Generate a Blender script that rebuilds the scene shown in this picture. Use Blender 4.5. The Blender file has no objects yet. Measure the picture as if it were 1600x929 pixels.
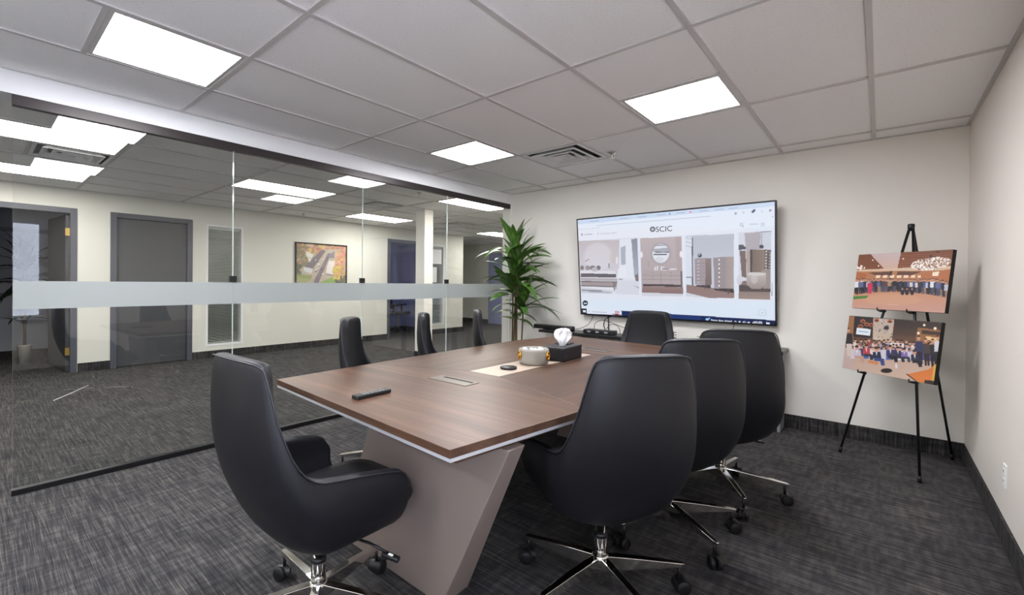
import bpy, bmesh, math, random
import numpy as np
from mathutils import Vector, Matrix

# ------------------------------------------------------------------ camera
W_PX, H_PX = 1600.0, 929.0
F_PX, CX, CY = 709.167, 725.447, 446.479
YAW, PITCH, ROLL = 0.741878, -0.0081855, 0.0102052
CAM_Z = 1.262
scene = bpy.context.scene
col = scene.collection
_cy, _sy, _cp, _sp = math.cos(YAW), math.sin(YAW), math.cos(PITCH), math.sin(PITCH)
_f = Vector((-_sy * _cp, _cy * _cp, _sp)); _r0 = Vector((_cy, _sy, 0)); _u0 = _r0.cross(_f)
_r = math.cos(ROLL) * _r0 + math.sin(ROLL) * _u0
_u = -math.sin(ROLL) * _r0 + math.cos(ROLL) * _u0
cam_d = bpy.data.cameras.new('camera'); cam = bpy.data.objects.new('camera', cam_d); col.objects.link(cam)
cam.matrix_world = Matrix(((_r.x, _u.x, -_f.x, 0), (_r.y, _u.y, -_f.y, 0), (_r.z, _u.z, -_f.z, CAM_Z), (0, 0, 0, 1)))
cam_d.sensor_fit = 'HORIZONTAL'; cam_d.sensor_width = 36.0
cam_d.lens = F_PX / W_PX * 36.0
cam_d.shift_x = (W_PX / 2 - CX) / W_PX
cam_d.shift_y = (CY - H_PX / 2) / W_PX
cam_d.clip_start = 0.02; cam_d.clip_end = 60
scene.camera = cam
# ------------------------------------------------------------------ world, exposure
world = bpy.data.worlds.new('world'); scene.world = world; world.use_nodes = True
world.node_tree.nodes['Background'].inputs[0].default_value = (0.9, 0.95, 1, 1)
world.node_tree.nodes['Background'].inputs[1].default_value = 0.05
vs = scene.view_settings
vs.view_transform = 'Standard'; vs.look = 'None'; vs.exposure = 0.2; vs.gamma = 1.0; vs.use_curve_mapping = False
try:
    scene.cycles.use_denoising = True
    scene.cycles.max_bounces = 14; scene.cycles.diffuse_bounces = 9; scene.cycles.transparent_max_bounces = 16
    scene.cycles.sample_clamp_indirect = 12.0
    scene.cycles.caustics_reflective = False; scene.cycles.caustics_refractive = False
except Exception:
    pass
LAMP = 34.0          # strength of the room's ceiling panels
DAYLIGHT = 6.0        # brightness of the overcast sky seen in the side window
LAMP_HALL = 19.0       # strength of the corridor's ceiling panels

# measured room
H = 2.4455; XR = 0.469; YB = 4.94; XG = -3.669; XGL = -3.694; YF = -3.4
XW = -7.95; YC0 = -4.0; YC1 = 10.9
BB = 0.117
rnd = random.Random(7)

# ------------------------------------------------------------------ helpers
def interp(z, zs, vs_): return float(np.interp(z, zs, vs_))
def lin(c):
    return tuple(((v / 255.0) / 12.92 if v / 255.0 <= 0.04045 else ((v / 255.0 + 0.055) / 1.055) ** 2.4) for v in c)

MATS = {}
def new_mat(name):
    m = bpy.data.materials.new(name); m.use_nodes = True
    MATS[name] = m
    return m, m.node_tree.nodes, m.node_tree.links, m.node_tree.nodes['Principled BSDF']

def plain(name, rgb, rough=0.5, metal=0.0, spec=0.5, noise=0.0, nscale=30.0, bump=0.0, bscale=200.0):
    m, N, L, b = new_mat(name)
    c = lin(rgb)
    b.inputs['Base Color'].default_value = (*c, 1); b.inputs['Roughness'].default_value = rough
    b.inputs['Metallic'].default_value = metal; b.inputs['Specular IOR Level'].default_value = spec
    tc = N.new('ShaderNodeTexCoord')
    n = N.new('ShaderNodeTexNoise'); n.inputs['Scale'].default_value = nscale; n.inputs['Detail'].default_value = 4
    L.new(tc.outputs['Object'], n.inputs['Vector'])
    mx = N.new('ShaderNodeMix'); mx.data_type = 'RGBA'
    mx.inputs['A'].default_value = (*[v * (1 - noise) for v in c], 1)
    mx.inputs['B'].default_value = (*[min(1, v * (1 + noise)) for v in c], 1)
    L.new(n.outputs['Fac'], mx.inputs['Factor']); L.new(mx.outputs['Result'], b.inputs['Base Color'])
    if bump > 0:
        n2 = N.new('ShaderNodeTexNoise'); n2.inputs['Scale'].default_value = bscale; n2.inputs['Detail'].default_value = 3
        L.new(tc.outputs['Object'], n2.inputs['Vector'])
        bp = N.new('ShaderNodeBump'); bp.inputs['Strength'].default_value = bump; bp.inputs['Distance'].default_value = 0.002
        L.new(n2.outputs['Fac'], bp.inputs['Height']); L.new(bp.outputs['Normal'], b.inputs['Normal'])
    return m

def emit(name, rgb, strength):
    m, N, L, b = new_mat(name)
    b.inputs['Base Color'].default_value = (0.8, 0.8, 0.8, 1)
    b.inputs['Emission Color'].default_value = (*lin(rgb), 1); b.inputs['Emission Strength'].default_value = strength
    return m

def mapping(N, L, src, scale, rot=(0, 0, 0), loc=(0, 0, 0)):
    mp = N.new('ShaderNodeMapping'); mp.inputs['Scale'].default_value = scale
    mp.inputs['Rotation'].default_value = rot; mp.inputs['Location'].default_value = loc
    L.new(src, mp.inputs['Vector']); return mp.outputs['Vector']

def noise(N, L, vec, scale=1.0, detail=3.0, rough=0.5):
    n = N.new('ShaderNodeTexNoise'); n.inputs['Scale'].default_value = scale
    n.inputs['Detail'].default_value = detail; n.inputs['Roughness'].default_value = rough
    L.new(vec, n.inputs['Vector']); return n.outputs['Fac']

def mth(N, L, op, a, b=None, clamp=False):
    n = N.new('ShaderNodeMath'); n.operation = op; n.use_clamp = clamp
    for i, v in enumerate((a, b)):
        if v is None: continue
        if isinstance(v, (int, float)): n.inputs[i].default_value = v
        else: L.new(v, n.inputs[i])
    return n.outputs[0]

def ramp(N, L, fac, stops):
    r = N.new('ShaderNodeValToRGB')
    while len(r.color_ramp.elements) < len(stops): r.color_ramp.elements.new(0.5)
    for e, (p, c) in zip(r.color_ramp.elements, stops):
        e.position = p; e.color = (*c, 1)
    L.new(fac, r.inputs['Fac']); return r.outputs['Color']

def carpet_mat(name, axis='x', dark=1.0):
    m, N, L, b = new_mat(name)
    tc = N.new('ShaderNodeTexCoord'); o = tc.outputs['Object']
    def sc(a, bb):
        return (a, bb, 1) if axis == 'x' else (bb, bb, a)
    s1 = noise(N, L, mapping(N, L, o, sc(6.5, 270)), 1, 2)
    s2 = noise(N, L, mapping(N, L, o, sc(3.2, 75), loc=(3, 7, 0)), 1, 3)
    s3 = noise(N, L, mapping(N, L, o, sc(34, 9), loc=(5, 1, 0)), 1, 2)
    s4 = noise(N, L, mapping(N, L, o, sc(4, 3), loc=(9, 4, 0)), 1, 2)
    t = mth(N, L, 'ADD', mth(N, L, 'MULTIPLY', s1, 0.38), mth(N, L, 'MULTIPLY', s2, 0.34))
    t = mth(N, L, 'ADD', t, mth(N, L, 'MULTIPLY', s3, 0.20))
    t = mth(N, L, 'ADD', t, mth(N, L, 'MULTIPLY', s4, 0.08))
    c = ramp(N, L, t, [(0.37, tuple(v * dark for v in (0.040, 0.038, 0.043))), (0.49, tuple(v * dark for v in (0.100, 0.096, 0.100))),
                       (0.57, tuple(v * dark for v in (0.20, 0.19, 0.182))), (0.68, tuple(v * dark for v in (0.36, 0.335, 0.30)))])
    L.new(c, b.inputs['Base Color'])
    b.inputs['Roughness'].default_value = 0.95; b.inputs['Specular IOR Level'].default_value = 0.15
    bp = N.new('ShaderNodeBump'); bp.inputs['Strength'].default_value = 0.5; bp.inputs['Distance'].default_value = 0.003
    L.new(t, bp.inputs['Height']); L.new(bp.outputs['Normal'], b.inputs['Normal'])
    return m

def wood_mat(name, along='x', tint=1.0, off=0.0):
    m, N, L, b = new_mat(name)
    tc = N.new('ShaderNodeTexCoord'); o = tc.outputs['Object']
    s = (1.1, 14, 14) if along == 'x' else (14, 1.1, 14)
    s2 = (3, 130, 130) if along == 'x' else (130, 3, 130)
    a = noise(N, L, mapping(N, L, o, s, loc=(off, off * 2, 0)), 1, 4, 0.55)
    g = noise(N, L, mapping(N, L, o, s2, loc=(off, 0, 0)), 1, 3, 0.6)
    big = noise(N, L, mapping(N, L, o, (0.7, 5, 1) if along == 'x' else (5, 0.7, 1), loc=(off, 3, 0)), 1, 2)
    t = mth(N, L, 'ADD', mth(N, L, 'MULTIPLY', a, 0.55), mth(N, L, 'MULTIPLY', g, 0.25))
    t = mth(N, L, 'ADD', t, mth(N, L, 'MULTIPLY', big, 0.2))
    c = ramp(N, L, t, [(0.33, tuple(v * tint for v in (0.066, 0.030, 0.017))), (0.5, tuple(v * tint for v in (0.150, 0.074, 0.044))),
                       (0.66, tuple(v * tint for v in (0.250, 0.138, 0.088)))])
    L.new(c, b.inputs['Base Color']); b.inputs['Roughness'].default_value = 0.42
    b.inputs['Specular IOR Level'].default_value = 0.5
    bp = N.new('ShaderNodeBump'); bp.inputs['Strength'].default_value = 0.05; bp.inputs['Distance'].default_value = 0.001
    L.new(g, bp.inputs['Height']); L.new(bp.outputs['Normal'], b.inputs['Normal'])
    return m

def tile_mat(name, rgb):
    m, N, L, b = new_mat(name)
    tc = N.new('ShaderNodeTexCoord'); o = tc.outputs['Object']
    n1 = noise(N, L, o, 260, 2); n2 = noise(N, L, o, 95, 3); n3 = noise(N, L, o, 2.0, 2)
    c = lin(rgb)
    p = mth(N, L, 'ADD', mth(N, L, 'MULTIPLY', n1, 0.5), mth(N, L, 'MULTIPLY', n2, 0.5))
    cc = ramp(N, L, p, [(0.30, tuple(v * 0.5 for v in c)), (0.38, tuple(v * 0.95 for v in c)), (0.52, c)])
    L.new(cc, b.inputs['Base Color']); b.inputs['Roughness'].default_value = 0.9
    bp = N.new('ShaderNodeBump'); bp.inputs['Strength'].default_value = 0.35; bp.inputs['Distance'].default_value = 0.002
    L.new(p, bp.inputs['Height']); L.new(bp.outputs['Normal'], b.inputs['Normal'])
    return m

def glass_mat(name, tint=(0.962, 0.972, 0.966), rough=0.0):
    m, N, L, b = new_mat(name); out = N['Material Output']
    N.remove(b)
    tr = N.new('ShaderNodeBsdfTransparent'); tr.inputs['Color'].default_value = (*tint, 1)
    gl = N.new('ShaderNodeBsdfGlossy'); gl.inputs['Roughness'].default_value = rough
    lw = N.new('ShaderNodeLayerWeight'); lw.inputs['Blend'].default_value = 0.5
    p5 = mth(N, L, 'POWER', lw.outputs['Facing'], 5.0)
    fac = mth(N, L, 'ADD', mth(N, L, 'MULTIPLY', p5, 0.96), 0.042, True)
    mx = N.new('ShaderNodeMixShader'); L.new(fac, mx.inputs[0]); L.new(tr.outputs[0], mx.inputs[1]); L.new(gl.outputs[0], mx.inputs[2])
    L.new(mx.outputs[0], out.inputs['Surface'])
    return m

def film_mat(name):
    m, N, L, b = new_mat(name); out = N['Material Output']; N.remove(b)
    tr = N.new('ShaderNodeBsdfTransparent'); tr.inputs['Color'].default_value = (0.95, 0.97, 0.96, 1)
    df = N.new('ShaderNodeBsdfDiffuse'); df.inputs['Color'].default_value = (0.50, 0.53, 0.53, 1)
    tl = N.new('ShaderNodeBsdfTranslucent'); tl.inputs['Color'].default_value = (0.58, 0.60, 0.59, 1)
    m1 = N.new('ShaderNodeMixShader'); m1.inputs[0].default_value = 0.45; L.new(df.outputs[0], m1.inputs[1]); L.new(tl.outputs[0], m1.inputs[2])
    tc = N.new('ShaderNodeTexCoord'); f = noise(N, L, tc.outputs['Object'], 400, 2)
    fac = mth(N, L, 'ADD', mth(N, L, 'MULTIPLY', f, 0.08), 0.86)
    m2 = N.new('ShaderNodeMixShader'); L.new(fac, m2.inputs[0]); L.new(tr.outputs[0], m2.inputs[1]); L.new(m1.outputs[0], m2.inputs[2])
    L.new(m2.outputs[0], out.inputs['Surface'])
    return m

def print_mat(name, emission=0.0, rough=0.5):
    m, N, L, b = new_mat(name)
    at = N.new('ShaderNodeAttribute'); at.attribute_name = 'ink'
    if emission > 0:
        b.inputs['Base Color'].default_value = (0.01, 0.01, 0.012, 1)
        L.new(at.outputs['Color'], b.inputs['Emission Color']); b.inputs['Emission Strength'].default_value = emission
    else:
        L.new(at.outputs['Color'], b.inputs['Base Color'])
    b.inputs['Roughness'].default_value = rough
    return m

class MB:
    def __init__(self): self.v = []; self.f = []; self.mi = []; self.sm = []
    def add(self, vs, fs, mi=0, smooth=False):
        o = len(self.v); self.v += [tuple(map(float, p)) for p in vs]
        for f in fs:
            self.f.append([o + i for i in f]); self.mi.append(mi); self.sm.append(smooth)
        return self
    def box(self, a, b, mi=0):
        x0, y0, z0 = a; x1, y1, z1 = b
        return self.add([(x0, y0, z0), (x1, y0, z0), (x1, y1, z0), (x0, y1, z0), (x0, y0, z1), (x1, y0, z1), (x1, y1, z1), (x0, y1, z1)],
                        [(3, 2, 1, 0), (4, 5, 6, 7), (0, 1, 5, 4), (1, 2, 6, 5), (2, 3, 7, 6), (3, 0, 4, 7)], mi)
    def prism(self, poly, z0, z1, mi=0):
        n = len(poly)
        return self.add([(x, y, z0) for x, y in poly] + [(x, y, z1) for x, y in poly],
                        [tuple(range(n - 1, -1, -1)), tuple(range(n, 2 * n))] + [(i, (i + 1) % n, n + (i + 1) % n, n + i) for i in range(n)], mi)
    def hexa(self, lo, hi, mi=0):
        return self.add(list(lo) + list(hi), [(3, 2, 1, 0), (4, 5, 6, 7), (0, 1, 5, 4), (1, 2, 6, 5), (2, 3, 7, 6), (3, 0, 4, 7)], mi)
    def lathe(self, prof, c=(0, 0), seg=24, mi=0, cap=True, smooth=True):
        vs = []; fs = []
        for r, z in prof:
            for k in range(seg):
                a = 2 * math.pi * k / seg; vs.append((c[0] + r * math.cos(a), c[1] + r * math.sin(a), z))
        for j in range(len(prof) - 1):
            for k in range(seg):
                k2 = (k + 1) % seg; fs.append((j * seg + k, j * seg + k2, (j + 1) * seg + k2, (j + 1) * seg + k))
        self.add(vs, fs, mi, smooth)
        if cap:
            n0 = len(self.v) - len(vs)
            self.f.append([n0 + k for k in range(seg - 1, -1, -1)]); self.mi.append(mi); self.sm.append(False)
            self.f.append([n0 + (len(prof) - 1) * seg + k for k in range(seg)]); self.mi.append(mi); self.sm.append(False)
        return self
    def tube(self, pts, rad, seg=8, mi=0, closed=False):
        pts = [Vector(p) for p in pts]; n = len(pts)
        rad = rad if isinstance(rad, (list, tuple)) else [rad] * n
        up = Vector((0, 0, 1)); vs = []; fs = []; prev = None
        for i, p in enumerate(pts):
            if closed: t = pts[(i + 1) % n] - pts[i - 1]
            else: t = (pts[min(i + 1, n - 1)] - pts[max(i - 1, 0)])
            t.normalize()
            if prev is None:
                a = up if abs(t.dot(up)) < 0.9 else Vector((1, 0, 0)); x = t.cross(a).normalized()
            else:
                x = (prev - t * prev.dot(t)).normalized()
            prev = x; y = t.cross(x)
            for k in range(seg):
                an = 2 * math.pi * k / seg; vs.append(p + x * math.cos(an) * rad[i] + y * math.sin(an) * rad[i])
        m = n if closed else n - 1
        for i in range(m):
            i2 = (i + 1) % n
            for k in range(seg):
                k2 = (k + 1) % seg; fs.append((i * seg + k, i * seg + k2, i2 * seg + k2, i2 * seg + k))
        if not closed:
            fs.append(tuple(range(seg - 1, -1, -1))); fs.append(tuple((n - 1) * seg + k for k in range(seg)))
        return self.add(vs, fs, mi, True)
    def grid(self, A, mi=0, smooth=True, flip=False):
        n, m = len(A), len(A[0]); vs = [p for row in A for p in row]; fs = []
        for i in range(n - 1):
            for j in range(m - 1):
                q = (i * m + j, i * m + j + 1, (i + 1) * m + j + 1, (i + 1) * m + j)
                fs.append(q[::-1] if flip else q)
        return self.add(vs, fs, mi, smooth)
    def mesh(self, name, shift=(0, 0, 0)):
        me = bpy.data.meshes.new(name)
        s = shift
        me.from_pydata([(x - s[0], y - s[1], z - s[2]) for x, y, z in self.v], [], self.f)
        me.polygons.foreach_set('material_index', self.mi)
        me.polygons.foreach_set('use_smooth', self.sm)
        me.update(); return me

def tag(o, label=None, cat=None, group=None, kind=None):
    if label: o['label'] = label
    if cat: o['category'] = cat
    if group: o['group'] = group
    if kind: o['kind'] = kind
    return o

def thing(name, label, cat, loc=(0, 0, 0), rz=0.0, group=None, kind=None):
    o = bpy.data.objects.new(name, None); col.objects.link(o); o.empty_display_size = 0.1
    o.location = loc; o.rotation_euler = (0, 0, rz)
    return tag(o, label, cat, group, kind)

def wloc(o):
    v = Vector((0, 0, 0))
    while o is not None:
        v = v + Vector(o.location); o = o.parent
    return v

def obj(name, mb, mats, parent=None, world=False, origin=None, bevel=0.0, seg=2, sub=0, label=None, cat=None, kind=None, group=None):
    """world=True: the mesh is given in world coordinates"""
    shift = (0, 0, 0)
    if parent is not None and world: shift = tuple(wloc(parent))
    elif parent is None:
        if origin is None:
            a = np.array(mb.v); lo, hi = a.min(0), a.max(0); origin = ((lo[0] + hi[0]) / 2, (lo[1] + hi[1]) / 2, lo[2])
        shift = origin
    me = mb.mesh(name, shift)
    for m in (mats if isinstance(mats, (list, tuple)) else [mats]): me.materials.append(MATS[m])
    o = bpy.data.objects.new(name, me); col.objects.link(o)
    if parent is not None: o.parent = parent
    else: o.location = shift
    if bevel > 0:
        bv = o.modifiers.new('bevel', 'BEVEL'); bv.width = bevel; bv.segments = seg; bv.limit_method = 'ANGLE'; bv.angle_limit = math.radians(40)
        bv.harden_normals = False
    if sub > 0:
        sb = o.modifiers.new('sub', 'SUBSURF'); sb.levels = sub; sb.render_levels = sub
    return tag(o, label, cat, group, kind)

def copy_tree(o, parent=None):
    c = o.copy(); col.objects.link(c); c.parent = parent
    for ch in list(o.children): copy_tree(ch, c)
    return c

# ------------------------------------------------------------------ materials
plain('wall_white', (242, 238, 231), 0.75, noise=0.012, nscale=3, bump=0.06, bscale=160)
plain('wall_cream', (224, 222, 213), 0.75, noise=0.012, nscale=3, bump=0.06, bscale=160)
plain('wall_beige', (229, 221, 213), 0.72, noise=0.015, nscale=3, bump=0.06, bscale=160)
plain('soffit_white', (238, 238, 240), 0.7, noise=0.01, nscale=4)
plain('office_dark', (205, 207, 214), 0.8, noise=0.03)
plain('office_navy', (150, 155, 196), 0.8, noise=0.03)
carpet_mat('carpet', 'x', 0.46)
carpet_mat('carpet_base', 'z', 0.36)
tile_mat('ceiling_tile', (250, 249, 249))
plain('tee_shaded', (204, 201, 199), 0.5, noise=0.01)  # darker than the tiles: recess shading put into the tee colour
plain('plenum', (150, 150, 150), 0.9)
plain('bronze', (58, 52, 52), 0.38, metal=0.35, noise=0.05)
plain('black_metal', (16, 16, 18), 0.35, noise=0.05)
plain('black_plastic', (20, 20, 22), 0.42, noise=0.05)
plain('rubber', (14, 14, 16), 0.6, noise=0.1)
plain('chrome', (226, 224, 220), 0.09, metal=1.0, noise=0.01)
plain('leather', (21, 21, 26), 0.47, spec=0.4, noise=0.12, nscale=14, bump=0.22, bscale=420)
plain('leather_seam', (40, 40, 46), 0.38, noise=0.1)
plain('taupe', (143, 129, 122), 0.55, noise=0.02, nscale=8)
plain('silver', (204, 206, 210), 0.35, metal=0.15, noise=0.02)
wood_mat('walnut_x', 'x', 0.62, 0.0); wood_mat('walnut_y', 'y', 0.55, 3.0); wood_mat('walnut_edge', 'x', 0.6, 6.0)
plain('inlay', (184, 166, 149), 0.5, noise=0.02)
plain('grommet', (112, 104, 96), 0.35, metal=0.6, noise=0.03)
plain('slot_black', (12, 11, 11), 0.7)
plain('door_grey', (68, 69, 73), 0.5, noise=0.02)
plain('frame_grey', (80, 82, 92), 0.45, noise=0.02)
plain('brass', (214, 176, 96), 0.3, metal=0.8, noise=0.03)
plain('gold', (214, 160, 70), 0.22, metal=1.0, noise=0.05)
plain('pot_glaze', (152, 148, 138), 0.25, noise=0.02)
plain('white_paper', (244, 244, 246), 0.85, noise=0.01, nscale=20, bump=0.3, bscale=60)
plain('white_plastic', (236, 236, 234), 0.4, noise=0.01)
plain('vent_white', (240, 239, 238), 0.45, noise=0.01)
plain('vent_dark', (40, 39, 38), 0.8)
plain('blind', (238, 240, 232), 0.5, noise=0.03)
plain('wooden_stick', (150, 112, 84), 0.6)
plain('soil', (46, 34, 26), 0.95, noise=0.3)
plain('cane', (92, 74, 50), 0.8, noise=0.25, nscale=40)
plain('planter', (60, 58, 56), 0.5, noise=0.05)
plain('candy', (228, 230, 236), 0.15, noise=0.05, nscale=60)
plain('console_black', (26, 25, 26), 0.35, noise=0.06)
plain('grey_panel', (150, 150, 152), 0.6, noise=0.02)
plain('canvas_edge', (24, 22, 22), 0.7, noise=0.1)
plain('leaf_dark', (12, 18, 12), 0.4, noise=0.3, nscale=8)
glass_mat('glass')
plain('glass_edge', (222, 230, 228), 0.15, noise=0.03)
film_mat('frost')
emit('panel_light', (250, 251, 255), LAMP)
emit('hall_light', (255, 252, 246), LAMP_HALL)
emit('daylight', (222, 231, 252), DAYLIGHT); emit('office_window', (225, 232, 255), 0.8); plain('cord_grey', (190, 196, 206), 0.5)
m, N, L, b = new_mat('leaf')
tc = N.new('ShaderNodeTexCoord')
nn = noise(N, L, mapping(N, L, tc.outputs['Object'], (3, 40, 3)), 1, 3)
L.new(ramp(N, L, nn, [(0.3, (0.022, 0.060, 0.013)), (0.52, (0.062, 0.15, 0.026)), (0.72, (0.18, 0.30, 0.07))]), b.inputs['Base Color'])
b.inputs['Roughness'].default_value = 0.33
# print / screen
print_mat('tv_picture', emission=1.0, rough=0.25)
print_mat('photo_print', rough=0.45)
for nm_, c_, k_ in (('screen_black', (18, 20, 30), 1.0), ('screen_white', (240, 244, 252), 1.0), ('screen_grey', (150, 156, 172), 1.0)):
    emit(nm_, c_, k_); MATS[nm_].node_tree.nodes['Principled BSDF'].inputs['Base Color'].default_value = (.01, .01, .012, 1)

# ------------------------------------------------------------------ structure
def slab(name, a, b, mat, label=None, **k):
    return obj(name, MB().box(a, b), mat, kind='structure', label=label, **k)

slab('floor', (-11.2, YC0 - .3, -0.1), (XR + .3, YC1 + .3, 0), 'carpet', 'streaked grey brown carpet floor through the room and corridor', origin=(0, 0, 0))

def wall_x(name, xa, xb, y0, y1, holes, mat, label, top=H + .06):
    """wall running along y between xa and xb with rectangular holes (y0,y1,z0,z1)"""
    mb = MB(); ys = sorted(set([y0, y1] + [h[0] for h in holes] + [h[1] for h in holes]))
    for p, q in zip(ys[:-1], ys[1:]):
        hs = [h for h in holes if h[0] <= p + 1e-6 and h[1] >= q - 1e-6]
        if not hs: mb.box((xa, p, 0), (xb, q, top))
        else:
            h = hs[0]
            if h[2] > 0.001: mb.box((xa, p, 0), (xb, q, h[2]))
            mb.box((xa, p, h[3]), (xb, q, top))
    return obj(name, mb, mat, kind='structure', label=label)

wall_back = slab('wall_back', (-3.81, YB, 0), (XR + .15, YB + .15, H + .06), 'wall_white', 'white painted end wall behind the large screen')
WIN = (-2.3, 0.64, 0.75, 1.98)
_mb = MB(); _mb.box((XR, WIN[1], 0), (XR + .15, YB, H + .06)); _mb.box((XR, YF, 0), (XR + .15, WIN[0], H + .06))
_mb.box((XR, WIN[0], 0), (XR + .15, WIN[1], WIN[2])); _mb.box((XR, WIN[0], WIN[3]), (XR + .15, WIN[1], H + .06))
obj('wall_right', _mb, 'wall_beige', kind='structure', label='warm white side wall beside the easel')
slab('wall_front', (-3.81, YF - .15, 0), (XR + .15, YF, H + .06), 'wall_white', 'white wall behind the camera')
slab('trim_1', (-3.80, YF, 2.3135), (XG, YB, H + .06), 'soffit_white', 'white bulkhead running above the glass partition')
slab('trim_2', (-3.80, YB - .03, 0), (XG - .0005, YB, 2.3135), 'wall_white', 'narrow white jamb where the glass meets the end wall')
# baseboards are strips of the same carpet
def base(name, a, b, label): obj(name, MB().box(a, b), 'carpet_base', kind='structure', label=label, origin=(0, 0, 0))
base('baseboard_back', (-3.66, YB - .012, 0), (XR, YB, BB), 'dark carpet strip along the foot of the end wall')
base('baseboard_right', (XR - .012, YF, 0), (XR, YB - .012, BB), 'dark carpet strip along the foot of the side wall')

D1 = (0.0, 0.92, 0, 2.135); D2 = (1.395, 2.305, 0, 2.135); W1 = (2.56, 3.13, 0.19, 2.145); D3 = (6.24, 7.12, 0, 2.14); W2 = (7.36, 7.93, 0.21, 2.15)
wall_x('wall_corridor', XW - .14, XW, YC0, 8.62, [D1, D2, W1, D3, W2], 'wall_cream', 'cream corridor wall with doors and a picture')
for y0, y1 in ((YC0, -.06), (.985, 1.335), (2.365, 6.18), (7.18, 8.62)):
    base('baseboard_corridor', (XW, y0, 0), (XW + .012, y1, BB), 'dark carpet strip at the foot of the corridor wall')
slab('wall_far', (-11.2, YC1, 0), (-3.6, YC1 + .15, H + .06), 'wall_cream', 'cream wall at the far end of the corridor')
slab('wall_recess', (-11.2, 8.62, 0), (XW - .14, 8.74, H + .06), 'wall_cream', 'return wall beside the far corridor recess')
slab('wall_near', (-11.2, YC0 - .15, 0), (-3.6, YC0, H + .06), 'wall_cream', 'corridor end wall behind the camera')
slab('wall_side', (-3.81, YB + .15, 0), (-3.66, YC1, H + .06), 'wall_cream', 'corridor wall beyond the meeting room')
slab('wall_corner', (-3.81, YC0, 0), (-3.67, -1.0, 2.3135), 'wall_cream', 'corridor wall before the meeting room')
slab('wall_outer', (-11.2, YC0, 0), (-11.05, YC1, H + .06), 'office_dark', 'dim back wall of the offices')
slab('wall_divider_near', (-11.05, 2.4, 0), (XW - .14, 2.5, H + .06), 'office_dark', 'partition beside the dim office')
slab('wall_divider_mid', (-11.05, 5.5, 0), (XW - .14, 5.6, H + .06), 'office_navy', 'blue partition of the office with the swivel chair')
slab('wall_divider_far', (-11.05, 8.4, 0), (XW - .14, 8.5, H + .06), 'office_navy', 'blue partition behind the swivel chair')
slab('wall_office_lining', (-10.2, 5.6, 0), (-10.1, 8.4, H + .06), 'office_navy', 'blue office wall seen through the doorway')
# column
obj('column', MB().box((-5.68, 5.0, 0), (-5.467, 5.187, H + .02)), 'wall_white', kind='structure', label='square white column standing in the corridor')
obj('baseboard_column', MB().box((-5.69, 4.99, 0), (-5.457, 5.197, BB)), 'carpet_base', kind='structure', label='dark carpet strip round the foot of the column', origin=(0, 0, 0))

# ---- ceiling: slab, tees, tiles
ceil = obj('ceiling', MB().box((-11.2, YC0 - .15, H + .05), (XR + .15, YC1 + .15, H + .12)), 'plenum', kind='structure', label='suspended ceiling of speckled white tiles in a metal grid', origin=(0, 0, H))
tile_cache = {}
def tile(x0, x1, y0, y1):
    w, d = x1 - x0 - .004, y1 - y0 - .004
    if w < .02 or d < .02: return
    k = (round(w, 3), round(d, 3))
    if k not in tile_cache:
        me = MB().box((-w / 2, -d / 2, 0), (w / 2, d / 2, .016)).mesh('ceiling_tile'); me.materials.append(MATS['ceiling_tile']); tile_cache[k] = me
    o = bpy.data.objects.new('ceiling_tile', tile_cache[k]); col.objects.link(o); o.parent = ceil
    o.location = ((x0 + x1) / 2, (y0 + y1) / 2, .0055 + rnd.uniform(-.0008, .0008))
def tee(a, b):
    obj('tee_bar', MB().box(a, b), 'tee_shaded', parent=ceil)
T = 0.6096
def ceiling_field(xl, yl, full_y, skip):
    """xl, yl: sorted lines; skip: list of (x0,x1,y0,y1) fixtures"""
    for i in range(len(xl) - 1):
        for j in range(len(yl) - 1):
            x0, x1, y0, y1 = xl[i], xl[i + 1], yl[j], yl[j + 1]
            segs = [(y0, y1)]
            for s in skip:
                if s[0] < (x0 + x1) / 2 < s[1]:
                    ns = []
                    for a, b in segs:
                        if s[3] <= a + 1e-3 or s[2] >= b - 1e-3: ns.append((a, b)); continue
                        if s[2] > a + 1e-3: ns.append((a, s[2]))
                        if s[3] < b - 1e-3: ns.append((s[3], b))
                    segs = ns
            for a, b in segs: tile(x0, x1, a, b)
    for x in xl[1:-1]: tee((x - .012, yl[0], -.003), (x + .012, yl[-1], .006))
    for y in yl[1:-1]: tee((xl[0], y - .012, -.0026), (xl[-1], y + .012, .006))
    tee((xl[0], yl[0], -.002), (xl[0] + .02, yl[-1], .006)); tee((xl[-1] - .02, yl[0], -.002), (xl[-1], yl[-1], .006))
    tee((xl[0], yl[0], -.0022), (xl[-1], yl[0] + .02, .006)); tee((xl[0], yl[-1] - .02, -.0022), (xl[-1], yl[-1], .006))
    for s in skip:
        for y in (s[2], s[3]):
            if min(abs(y - q) for q in yl) > .05: tee((s[0] - .0, y - .012, -.0024), (s[1], y + .012, .006))
GX, GY = -3.1006, 1.013
rx = [XG] + [GX + T * i for i in range(0, 6)] + [XR]
ry = [YF] + [GY + 2 * T * j for j in range(-3, 4)] + [YB]
hx = [XW] + [-4.84 - T * k for k in range(5, -2, -1)][1:] + [-3.80]
hx = [XW, -7.278, -6.669, -6.059, -5.45, -4.84, -4.23, -3.80]
hy = [YC0] + [0.97 + 2 * T * j for j in range(-4, 8)] + [YC1]
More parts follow.
